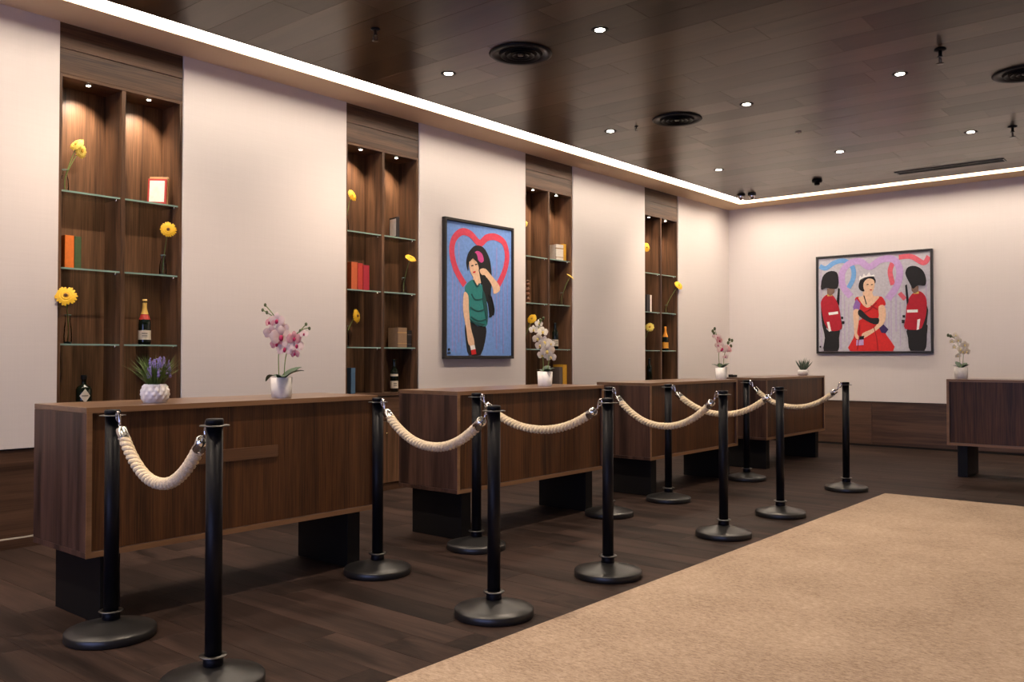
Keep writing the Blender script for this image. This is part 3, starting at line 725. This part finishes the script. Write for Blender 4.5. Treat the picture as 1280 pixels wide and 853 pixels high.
# ------------------------------------------------------------------ things on the shelves and desks
for n_, a_ in dict(flower_eye=((.10, .04, .015), .8), flower_disc=((.55, .28, .02), .8), stem_green=((.16, .24, .06), .6),
                   leaf_dark=((.014, .045, .014), .55), leaf_grey=((.06, .09, .06), .5), grass_green=((.10, .17, .03), .6), lavender=((.24, .19, .42), .7), bud_dark=((.07, .09, .03), .6),
                   orchid_lip=((.42, .01, .08), .5), orchid_gold=((.75, .60, .18), .5),
                   pot_white=((.80, .77, .74), .45), pot_stone=((.60, .57, .54), .7), soil=((.02, .014, .01), .9),
                   bottle_dark=((.006, .010, .006), .08), foil_gold=((.70, .43, .10), .35), foil_orange=((.80, .30, .03), .4), label_cream=((.62, .54, .42), .6), label_red=((.40, .03, .02), .5), label_orange=((.80, .36, .04), .5), label_ink=((.05, .04, .03), .6),
                   pages=((.72, .64, .50), .8), book_orange=((.75, .18, .02), .6), book_green=((.05, .09, .03), .6), book_red=((.42, .03, .02), .6), book_crimson=((.35, .015, .03), .6), book_rust=((.50, .10, .03), .6),
                   book_cream=((.80, .72, .62), .6), book_tan=((.42, .24, .10), .6), book_blue=((.06, .13, .22), .6), book_brown=((.26, .16, .09), .7), book_black=((.02, .016, .016), .6), book_yellow=((.72, .38, .03), .6), book_grey=((.12, .09, .075), .7), carved=((.20, .075, .03), .45)).items():
    plain(n_, a_[0], a_[1], 0, .5, .08, 40)

petal('orchid_pink', (.86, .72, .67)); petal('orchid_rose', (.80, .46, .46)); petal('orchid_white', (.92, .87, .77)); petal('petal_yellow', (.86, .52, .02), .25); petal('petal_pale', (.90, .70, .14), .25)
SYF = W+.115
def vase(x, z, label, h=.155, r=.026, y=SYF):
    t = thing('glass_vase', label, 'vase', (x, y, z+.001), 0, 'small clear glass vases on the shelves')
    MB().lathe([(r*.75, 0), (r, .006), (r*1.05, h*.25), (r*.92, h*.55), (r*.62, h*.78), (r*.60, h*.88), (r*.78, h)], 20, cap=False).build('body', 'vase_glass', t)
    MB().lathe([(r*.74, .0005), (r*.97, .006), (r*.97, .012), (r*.5, .014)], 20).build('base', 'glass_edge', t)
    MB().tube([(r*.80*math.cos(a*math.pi/8), r*.80*math.sin(a*math.pi/8), h) for a in range(16)], .0022, 6, closed=True).build('rim', 'glass_edge', t)
    return t
def gerbera(vx, vz, hx, hz, label, r=.062, face=(-.45, -.88, .15), y=SYF, hy=None, pale=False, eye=True):
    """stem from the vase foot to the head, whose petals face the given way"""
    t = thing('gerbera', label, 'flower', (vx, y, vz+.016), 0, 'yellow gerberas on the shelves')
    hy = y if hy is None else hy
    n = Vector(face).normalized(); head = Vector((hx-vx, hy-y, hz-vz-.016))
    neck = head-n*.012
    MB().tube(smooth_open([(0, 0, .002), (.004, 0, .09), tuple(Vector((.004, 0, .09)).lerp(neck, .55)+Vector((0, 0, .02))), tuple(neck)], 6), .0032, 7).build('stem', 'stem_green', t)
    up = Vector((0, 0, 1)) if abs(n.z) < .9 else Vector((1, 0, 0))
    e1 = up.cross(n).normalized(); e2 = n.cross(e1)
    rr = random.Random(int(hx*1000))
    b = MB()
    for ring, (cnt, r0, r1, lift) in enumerate(((20, .20, 1.0, .0), (18, .18, .86, .004), (14, .15, .55, .007))):
        for i in range(cnt):
            a = 2*math.pi*(i+ring*.5)/cnt+rr.uniform(-.06, .06); rl = r*r1*rr.uniform(.92, 1.05)
            d = e1*math.cos(a)+e2*math.sin(a); s_ = n.cross(d); w_ = r*1.9/cnt*r1+.002
            c0 = head+n*lift
            p = [c0+d*r*r0-s_*w_*.5, c0+d*r*r0+s_*w_*.5, c0+d*rl*.65+s_*w_*1.1+n*.004, c0+d*rl*.93+s_*w_*.75-n*.001, c0+d*rl-n*.003, c0+d*rl*.93-s_*w_*.75-n*.001, c0+d*rl*.65-s_*w_*1.1+n*.004]
            b.add(p, [(0, 1, 2, 6), (2, 3, 5, 6), (3, 4, 5)])
            b.add([q-n*.0012 for q in p], [(6, 2, 1, 0), (6, 5, 3, 2), (5, 4, 3)])
    b.build('petals', 'petal_pale' if pale else 'petal_yellow', t)
    b = MB().ball((0, 0, 0), r*.26, 12, 0, (1, 1, .45)).build('disc', 'flower_disc', t)
    b.location = head+n*.007; b.rotation_euler = n.to_track_quat('Z', 'Y').to_euler()
    if eye:
        e_ = MB().ball((0, 0, 0), r*.17, 10, 0, (1, 1, .5)).build('eye', 'flower_eye', t); e_.location = head+n*.0125; e_.rotation_euler = n.to_track_quat('Z', 'Y').to_euler()
    return t
def book(x, z, w, h, d, mat, label, y=None, rz=0.0, tilt=0.0, stripe=None, panel=None, group='books on the niche shelves'):
    """spine towards the room (local -Y), standing on its lower edge"""
    y = SYF-d/2+.02 if y is None else y
    t = thing('book', label, 'book', (x, y, z+.001+w/2*abs(math.sin(tilt))), rz, group); t.rotation_euler.y = tilt
    c = MB(); b = .0025
    c.box(-w/2, -w/2+b, 0, d, 0, h).box(w/2-b, w/2, 0, d, 0, h).box(-w/2+b, w/2-b, 0, b, 0, h)
    c.build('cover', mat, t, .0008)
    boxo('pages', 'pages', t, -w/2+b+.0003, w/2-b-.0003, b+.0005, d-.004, .004, h-.004)
    if stripe: boxo('spine_band', stripe, t, -w/2-.0004, w/2+.0004, -.0006, .012, h*.72, h*.78); boxo('spine_band', stripe, t, -w/2-.0004, w/2+.0004, -.0006, .012, h*.18, h*.22)
    if panel: boxo('cover_panel', panel, t, -w/2-.0012, -w/2-.0001, d*.10, d*.90, h*.08, h*.92)
    return t
def bottle(x, z, label, prof, foil=None, lab=None, neck=None, y=SYF, cap=None):
    """prof: glass outline; foil, lab, neck, cap: (z0, z1, material) bands that follow the outline"""
    t = thing('bottle', label, 'bottle', (x, y, z+.001), 0, 'bottles on the niche shelves')
    MB().lathe(prof, 28).build('glass_body', 'bottle_dark', t)
    def rad(q):
        for (r0, z0), (r1, z1) in zip(prof, prof[1:]):
            if z0 <= q <= z1 and z1 > z0: return r0+(r1-r0)*(q-z0)/(z1-z0)
        return prof[-1][0]
    for nm_, bnd in (('foil', foil), ('label', lab), ('neck_label', neck), ('stopper', cap)):
        if bnd:
            z0, z1, m_ = bnd; k = 8
            pr = [(rad(z0+(z1-z0)*i/k)+.0008, z0+(z1-z0)*i/k) for i in range(k+1)]
            if nm_ in ('foil', 'stopper'): pr = pr+[(.003, z1+.001)]
            MB().lathe(pr, 28, cap=False).build(nm_, m_, t)
    if lab and lab[2] != 'label_orange':
        z0, z1, m_ = lab; r_ = rad((z0+z1)/2)+.0012
        for q, hh in ((.62, .006), (.42, .0035), (.30, .003)):
            b = MB(); vs_ = []; fs = []
            for i in range(9):
                a = -math.pi/2-.45+(i-4)*.11; zc = z0+(z1-z0)*q
                vs_ += [(r_*math.cos(a), r_*math.sin(a), zc), (r_*math.cos(a), r_*math.sin(a), zc+hh)]
                if i: fs.append((2*i-2, 2*i, 2*i+1, 2*i-1))
            b.add(vs_, fs).build('label_print', 'label_ink', t)
    return t
CHAMP = [(.036, 0), (.043, .004), (.044, .02), (.044, .15), (.041, .18), (.030, .215), (.019, .250), (.0155, .275), (.0150, .310), (.0175, .313), (.0175, .322), (.0155, .326), (.0155, .338)]
WINE = [(.034, 0), (.038, .004), (.038, .19), (.034, .205), (.018, .228), (.0145, .245), (.0145, .300), (.016, .302), (.016, .312)]

G = 'yellow gerbera '
V = 'small clear glass vase '
# nearest niche
vase(2.642, SH[0], V+'on the top shelf of the nearest niche')
gerbera(2.642, SH[0], 2.722, 2.742, 'higher of two pale yellow gerberas on the top shelf of the nearest niche', .056, (-.75, -.35, .55), pale=True, eye=False)
gerbera(2.644, SH[0], 2.752, 2.700, 'lower of two pale yellow gerberas on the top shelf of the nearest niche', .052, (.35, -.92, -.05), pale=True, eye=False)
book(3.352, SH[0], .022, .195, .135, 'book_red', 'red book with a cream cover leaning on the top shelf of the nearest niche', y=W+.05, rz=.80, tilt=.12, panel='book_cream')
book(3.376, SH[0], .028, .215, .135, 'book_tan', 'tan book leaning at the right on the top shelf of the nearest niche', y=W+.072, rz=.80, tilt=.12)
book(2.655, SH[1], .062, .225, .15, 'book_orange', 'bright orange book on the middle shelf of the nearest niche')
book(2.712, SH[1], .046, .222, .15, 'book_green', 'dark green book beside the bright orange book')
vase(3.365, SH[1], V+'on the middle shelf of the nearest niche')
gerbera(3.365, SH[1], 3.340, 2.201, G+'facing forward on the middle shelf of the nearest niche', .060, (-.42, -.9, .12), hy=W-.005)
vase(2.672, SH[2], V+'on the lowest glass shelf of the nearest niche', .20)
gerbera(2.672, SH[2], 2.597, 1.666, G+'with a brown eye on the lowest shelf of the nearest niche', .072, (-.35, -.88, .35), hy=W-.025)
bottle(3.225, SH[2], 'champagne bottle with gold neck and cream label in the nearest niche', CHAMP, (.225, .337, 'foil_gold'), (.035, .105, 'label_cream'), (.185, .222, 'label_red'))
sq = bottle(2.785, LEDGE, 'squat black bottle with a diamond-shaped label behind the nearest desk', [(.044, 0), (.050, .004), (.052, .03), (.052, .105), (.044, .125), (.020, .138), (.016, .150), (.016, .175), (.020, .177), (.020, .205), (.016, .208)], None, None, None, cap=(.177, .207, 'black_laminate'))
lb = MB(); vs_ = []; fs = []
for i in range(9):
    a = -math.pi/2-.25+(i-4)*.17; hh = .048*(1-abs(i-4)/4)+.001
    vs_ += [(.0530*math.cos(a), .0530*math.sin(a), .062-hh), (.0530*math.cos(a), .0530*math.sin(a), .062+hh)]
    if i: fs.append((2*i-2, 2*i, 2*i+1, 2*i-1))
lb.add(vs_, fs).build('diamond_label', 'label_cream', sq)
lb = MB(); vs_ = []; fs = []
for i in range(9):
    a = -math.pi/2-.25+(i-4)*.10
    vs_ += [(.0536*math.cos(a), .0536*math.sin(a), .060), (.0536*math.cos(a), .0536*math.sin(a), .066)]
    if i: fs.append((2*i-2, 2*i, 2*i+1, 2*i-1))
lb.add(vs_, fs).build('label_print', 'label_ink', sq)
# second niche
vase(5.118, SH[0], V+'on the top shelf of the second niche')
gerbera(5.118, SH[0], 5.195, 2.735, G+'on the top shelf of the second niche', .055, (.15, -.95, .25), eye=False)
book(5.715, SH[0], .030, .200, .14, 'book_black', 'slim black and white book on the top shelf of the second niche', panel='book_cream', rz=-.2)
book(5.175, SH[1], .070, .250, .15, 'book_rust', 'rust red book, leftmost of the three red books in the second niche')
book(5.245, SH[1], .060, .245, .15, 'book_red', 'red book, middle one of the three red books in the second niche')
book(5.317, SH[1], .072, .232, .15, 'book_crimson', 'crimson book, rightmost of the three red books in the second niche')
vase(5.835, SH[1], V+'on the middle shelf of the second niche')
gerbera(5.835, SH[1], 5.815, 2.203, G+'tilted upward on the middle shelf of the second niche', .060, (-.1, -.65, .75), eye=False, hy=W-.005)
vase(5.125, SH[2], V+'on the lowest glass shelf of the second niche', .19)
gerbera(5.125, SH[2], 5.250, 1.628, G+'with a dark eye leaning right on the lowest shelf of the second niche', .066, (.35, -.93, .1))
book(5.775, SH[2], .115, .190, .14, 'book_brown', 'thick worn brown book on the lowest shelf of the second niche', stripe='book_tan')
book(5.872, SH[2], .050, .165, .14, 'book_black', 'dark book with a mottled spine beside the thick worn brown book', stripe='book_grey')
book(5.165, LEDGE, .050, .235, .15, 'book_blue', 'blue book standing at the bottom of the second niche')
bottle(5.715, LEDGE, 'dark wine bottle with a cream label at the bottom of the second niche', WINE, (.240, .311, 'bottle_dark'), (.035, .105, 'label_cream'), (.150, .172, 'label_cream'))
# third niche
vase(7.662, SH[0], V+'on the top shelf of the third niche')
gerbera(7.662, SH[0], 7.690, 2.765, G+'half hidden at the left of the top shelf of the third niche', .045, (-.8, -.5, .3), pale=True, eye=False)
book(8.300, SH[0], .120, .190, .14, 'book_cream', 'cream book on the top shelf of the third niche', rz=-.15, stripe='book_tan')
book(8.398, SH[0], .050, .205, .14, 'book_yellow', 'yellow book leaning against the cream book in the third niche', rz=-.15)
t = thing('carved_totem', 'brown carved wooden totem of stacked beads in the third niche', 'ornament', (7.745, SYF, SH[1]+.001))
MB().lathe([(.034, 0), (.036, .008), (.030, .014)], 18).build('foot', 'carved', t)
for k in range(4): MB().ball((0, 0, .042+k*.056), .033, 16, 0, (1, 1, .86)).build('bead', 'carved', t)
MB().lathe([(.030, .238), (.034, .246), (.030, .256), (.012, .260)], 18).build('crown', 'carved', t)
vase(8.405, SH[1], V+'on the middle shelf of the third niche')
gerbera(8.405, SH[1], 8.395, 2.206, G+'drooping right on the middle shelf of the third niche', .060, (.3, -.5, .75), pale=True, eye=False, hy=W-.02)
vase(7.70, SH[2], V+'on the lowest glass shelf of the third niche', .17)
gerbera(7.70, SH[2], 7.835, 1.690, G+'turned edge-on above the white orchid in the third niche', .062, (-.85, -.2, .45), eye=False)
bottle(8.275, SH[2], 'dark bottle with a gold label partly hidden by the white orchid', WINE, (.240, .311, 'bottle_dark'), (.035, .115, 'label_cream'))
book(8.395, LEDGE, .075, .245, .15, 'book_yellow', 'mustard yellow book standing at the bottom of the third niche')
book(8.315, LEDGE, .060, .215, .15, 'book_grey', 'dull brown book beside the mustard yellow book')
# fourth niche
vase(10.235, SH[0], V+'on the top shelf of the fourth niche')
gerbera(10.235, SH[0], 10.345, 2.755, G+'with a dark eye on the top shelf of the fourth niche', .066, (-.2, -.95, .1))
book(10.300, SH[1], .085, .235, .15, 'book_black', 'dark book with white page edge on the middle shelf of the fourth niche')
book(10.368, SH[1], .035, .232, .15, 'book_cream', 'white book beside the dark book in the fourth niche')
vase(10.875, SH[1], V+'on the middle shelf of the fourth niche', .12)
gerbera(10.875, SH[1], 10.965, 2.262, G+'on a long slanting stem on the middle shelf of the fourth niche', .072, (-.25, -.85, .45), hy=W-.035, eye=False)
vase(10.28, SH[2], V+'on the lowest glass shelf of the fourth niche', .17)
gerbera(10.28, SH[2], 10.425, 1.662, G+'turned sideways on the lowest shelf of the fourth niche', .066, (-.8, -.45, .3), pale=True, eye=False)
bottle(10.845, SH[2], 'champagne bottle with orange label and gold neck in the fourth niche', CHAMP, (.190, .337, 'foil_orange'), (.030, .115, 'label_orange'))
bottle(10.41, LEDGE, 'dark bottle at the bottom of the fourth niche', WINE, (.240, .311, 'bottle_dark'), None)

# ---- potted plants
RZ = YAW-math.pi/2      # plants turned to face the carpet
def leaf_blade(length, width, curl, n=7, thick=.0012):
    """leaf along +X that rises and bends over"""
    b = MB(); vs_ = []; fs = []
    for i in range(n):
        t_ = i/(n-1); w_ = width*math.sin(math.pi*min(.97, .12+.85*t_))**.7*.5
        x_ = length*t_*(1-.25*curl*t_); z_ = length*(.75*t_-.75*curl*t_*t_)
        vs_ += [(x_, -w_, z_+.18*w_), (x_, 0, z_), (x_, w_, z_+.18*w_)]
        if i:
            a = 3*(i-1); c = 3*i
            fs += [(a, a+1, c+1, c), (a+1, a+2, c+2, c+1)]
    b.add(vs_, fs, 0, True); k = len(vs_)
    b.add([(p[0], p[1], p[2]-thick) for p in vs_], [tuple(reversed(f)) for f in fs], 0, True)
    return b
def blossom(parent, p, r, mat, lipm, rr):
    b = MB(); vs_all = []
    tilt = Vector((rr.uniform(-.5, .5), -1, rr.uniform(-.35, .25))).normalized()
    up = Vector((0, 0, 1)); e1 = up.cross(tilt).normalized(); e2 = tilt.cross(e1); c = Vector((0, 0, 0))
    for a, ln, wd in ((90, 1.0, .34), (212, .95, .34), (328, .95, .34), (8, 1.0, .56), (172, 1.0, .56)):
        a = math.radians(a); d = e1*math.cos(a)+e2*math.sin(a); s_ = tilt.cross(d)
        prof = [(.05, .10), (.30, .75), (.60, 1.0), (.85, .70), (1.0, .15)]
        L_, R_, M_ = [], [], []
        for q, w_ in prof:
            base = c+d*(r*ln*q)+tilt*(r*.16*math.sin(q*2.6))
            L_.append(base+s_*(r*wd*w_)); R_.append(base-s_*(r*wd*w_)); M_.append(base+tilt*r*.06)
        pts = L_+M_+R_; n = len(prof); fs = []
        for i in range(n-1): fs += [(i, i+1, n+i+1, n+i), (n+i, n+i+1, 2*n+i+1, 2*n+i)]
        b.add(pts, fs, 0, True); b.add([x-tilt*.0012 for x in pts], [tuple(reversed(f)) for f in fs], 0, True)
    o = b.build('blossom', mat, parent); o.location = p
    l = MB().ball((0, 0, 0), r*.20, 8, 0, (1, 1.1, 1.5)).build('lip', lipm, o); l.location = tilt*r*.24+Vector((0, 0, -r*.12))
    return o
def orchid(label, loc, k, pot, blossoms, buds, leaves, colour, lip, stems, seed):
    """k metres per drawing unit; x to the right and z up from the foot of the pot"""
    rr = random.Random(seed)
    t = thing('potted_orchid', label, 'plant', loc, RZ, 'orchids on the reception desks')
    pr, ph, pm = pot
    MB().lathe([(pr*.90, .0005), (pr*.93, .004), (pr, ph), (pr*.90, ph), (pr*.86, ph-.012)], 32, cap=False).build('pot', pm, t)
    MB().lathe([(pr*.87, ph-.013), (pr*.5, ph-.009), (.002, ph-.008)], 24, cap=False).build('soil', 'soil', t)
    MB().lathe([(.002, .001), (pr*.9, .001)], 24, cap=False).build('pot_floor', pm, t)
    for s in stems:
        MB().tube(smooth_open([(x*k, y_*k, z*k) for x, y_, z in s], 6), .0028, 7).build('stem', 'stem_green', t)
    for x, z, r in blossoms: blossom(t, Vector((x*k, rr.uniform(-2.5, 1.0)*k, z*k)), r*k*1.12, colour(rr), lip, rr)
    for x, z in buds:
        MB().ball((x*k, 0, z*k), 1.9*k, 8, 0, (.9, .9, 1.2)).build('bud', 'bud_dark', t)
    for a, ln, wd, cu in leaves:
        lf = leaf_blade(ln*.9, wd*1.55, cu).build('leaf', 'leaf_dark', t); lf.location = (0, 0, ph-.012); lf.rotation_euler = (0, 0, a)
    return t
pink = lambda rr: 'orchid_rose' if rr.random() < .12 else 'orchid_pink'
white = lambda rr: 'orchid_white'
orchid('pink orchid in a white stone pot on the nearest desk', (2.965, 4.19, DZ1+.0005), .00475, (.060, .116, 'pot_stone'),
       [(-5, 92, 9), (-14, 90, 6), (-1, 73, 12), (-12, 78, 9), (4, 58, 9), (-6, 64, 7), (15, 71, 8), (18, 62, 8), (27, 76, 5), (16, 53, 6), (1, 84, 7)],
       [(-20, 111), (-23, 105), (-18, 102), (29, 88), (33, 83), (22, 80)],
       [(2.9, .15, .045, 1.1), (.25, .16, .050, .55), (.9, .17, .05, .4), (-1.2, .12, .045, .8), (2.0, .12, .04, .9)], pink, 'orchid_lip',
       [[(-3, 0, 22), (-4, 1, 50), (-3, 1, 80), (-8, 0, 96), (-20, 0, 111)], [(3, 0, 22), (5, -1, 48), (12, -1, 68), (22, 0, 80), (33, 0, 84)], [(-8, 0, 96), (-23, 0, 105)], [(-8, 0, 96), (-18, 0, 102)], [(22, 0, 80), (29, 0, 88)]], 3)
orchid('white orchid in a white pot on the second desk', (5.44, 4.22, DZ1+.0005), .0061, (.060, .118, 'pot_white'),
       [(-15, 73, 5.5), (-8, 81, 5), (-3, 70, 6.5), (-10, 62, 6.5), (0, 57, 7.5), (-6, 53, 6.5), (7, 55, 5.5), (2, 46, 8), (-3, 41, 6.5), (8, 38, 6.5), (6, 47, 6.5), (-8, 74, 5)],
       [(-2, 88), (-6, 86)],
       [(2.6, .10, .04, .7), (.3, .11, .04, .5), (1.3, .12, .04, .3), (-1.0, .10, .04, .6)], white, 'orchid_gold',
       [[(-2, 0, 18), (-3, 0, 40), (-8, 0, 65), (-7, 0, 80), (-2, 0, 88)], [(3, 0, 18), (5, 0, 35), (5, 0, 52)], [(-7, 0, 80), (-6, 0, 86)]], 5)
orchid('small pink orchid in a white pot on the third desk', (8.52, 4.25, DZ1+.0005), .0083, (.060, .120, 'pot_white'),
       [(-4.5, 53, 4), (-3, 49, 4.5), (-4, 43, 4), (1.4, 39, 6.5), (7, 38.5, 4.5), (10, 36, 3), (-.5, 37, 5), (5, 28, 3.2), (-8, 54.5, 3)],
       [(-8, 64), (-10.5, 61), (-9, 58.5), (10.7, 50), (14, 49), (9, 46), (12.6, 42)],
       [(2.6, .13, .045, .5), (.5, .14, .045, .4), (1.5, .12, .04, .3), (-1.0, .12, .04, .5)], lambda rr: 'orchid_rose' if rr.random() < .4 else 'orchid_pink', 'orchid_lip',
       [[(-2, 0, 13), (-3, 0, 28), (-3, 0, 45), (-8, 0, 64)], [(3, 0, 13), (4, 0, 30), (9, 0, 44), (10.7, 0, 50)], [(9, 0, 44), (14, 0, 49)], [(9, 0, 40), (12.6, 0, 42)], [(-6, 0, 56), (-10.5, 0, 61)], [(-5, 0, 52), (-9, 0, 58.5)]], 8)
orchid('white orchid in a pale stone pot on the right-hand desk', (10.16, 2.305, DZ1+.0005), .0084, (.066, .120, 'pot_stone'),
       [(-7.5, 55, 3.6), (-12, 47, 3.2), (-4.6, 48.5, 4.2), (4.8, 43, 4.6), (-10, 40, 3.2), (-3, 37, 4.6), (6, 34.5, 5), (.7, 34.5, 4.2), (-5, 29, 3.2)],
       [(-16, 55), (-13, 54)],
       [(2.7, .10, .035, .5), (.6, .13, .04, .3), (1.5, .14, .04, .2), (-1.0, .11, .04, .4), (.1, .10, .04, .5)], white, 'orchid_gold',
       [[(-1, 0, 13), (-2, 0, 30), (-5, 0, 48), (-16, 0, 55)], [(2, 0, 13), (3, 0, 28), (5, 0, 42)], [(-7, 0, 52), (-13, 0, 54)]], 11)
# lavender in a dimpled pot
t = thing('potted_lavender', 'lavender and grass in a white dimpled pot on the nearest desk', 'plant', (2.235, 4.23, DZ1+.0005), RZ)
b = MB(); vs_ = []; fs = []; nr, nz = 56, 18; hp = .094
for j in range(nz+1):
    v_ = j/nz; z_ = hp*v_; r0 = .044+.026*math.sin(math.pi*(.10+.80*v_))**.8
    for i in range(nr):
        a = 2*math.pi*i/nr
        dm = .0075*(abs(math.sin(a*6+v_*7))*abs(math.sin(a*6-v_*7)))-.003 if .06 < v_ < .94 else 0
        vs_.append(((r0+dm-.0015)*math.cos(a), (r0+dm-.0015)*math.sin(a), z_+.0005))
for j in range(nz):
    for i in range(nr):
        k = (i+1) % nr; fs.append((j*nr+i, j*nr+k, (j+1)*nr+k, (j+1)*nr+i))
b.add(vs_, fs, 0, True); b.add([(0, 0, .001)]+[vs_[i] for i in range(nr)], [(0, i+1, (i+1) % nr+1) for i in range(nr)])
b.build('pot', 'pot_white', t)
MB().lathe([(.053, hp-.006), (.002, hp-.003)], 24, cap=False).build('soil', 'soil', t)
rr = random.Random(2); gb = MB(); lv = []
for i in range(210):
    a = rr.uniform(0, 2*math.pi); s = rr.uniform(.3, 1); ln = rr.uniform(.09, .185)
    r0 = rr.uniform(0, .035); p0 = Vector((r0*math.cos(a), r0*math.sin(a), hp-.006)); d = Vector((math.cos(a)*s*.75, math.sin(a)*s*.75, 1-.3*s)).normalized()
    p1 = p0+d*ln*.6; p2 = p0+d*ln+Vector((math.cos(a)*.02*s, math.sin(a)*.02*s, -.012*s)); sd = Vector((-math.sin(a), math.cos(a), 0))*.0022
    gb.add([p0-sd, p0+sd, p1+sd, p1-sd, p2], [(0, 1, 2, 3), (3, 2, 4)])
gb.build('grass_blades', 'grass_green', t)
for i in range(24):
    a = rr.uniform(0, 2*math.pi); r0 = rr.uniform(.004, .06); h_ = rr.uniform(.05, .115)
    x_, y_ = r0*math.cos(a)+.024, r0*math.sin(a)-.018
    s = MB().tube([(x_*.5, y_*.5, hp-.006), (x_, y_, hp+h_)], .0014, 5).build('stalk', 'stem_green', t)
    q = MB()
    for k in range(7): q.ball((x_+rr.uniform(-.003, .003), y_+rr.uniform(-.003, .003), hp+h_-.022+k*.0075), .0080-.0006*k, 6)
    q.build('flower_spike', 'lavender', s)
# aloe
t = thing('potted_aloe', 'small spiky aloe in a low white bowl on the farthest desk of the row', 'plant', (10.63, 4.20, DZ1+.0005), RZ)
MB().lathe([(.040, .0005), (.052, .004), (.066, .035), (.064, .058), (.056, .072), (.050, .070)], 28).build('bowl', 'pot_white', t)
rr = random.Random(6)
for i in range(17):
    a = 2*math.pi*i/17*2.4; s = .25+.65*(i/17); ln = rr.uniform(.12, .155)
    d = Vector((math.cos(a)*s, math.sin(a)*s, 1.1-.45*s)).normalized()
    p0 = Vector((d.x*.02, d.y*.02, .066))
    MB().tube([p0, p0+d*ln*.35, p0+d*ln*.7+Vector((0, 0, .006)), p0+d*ln+Vector((0, 0, .014))], [.010, .0095, .006, .0008], 7).build('leaf', 'leaf_grey', t)
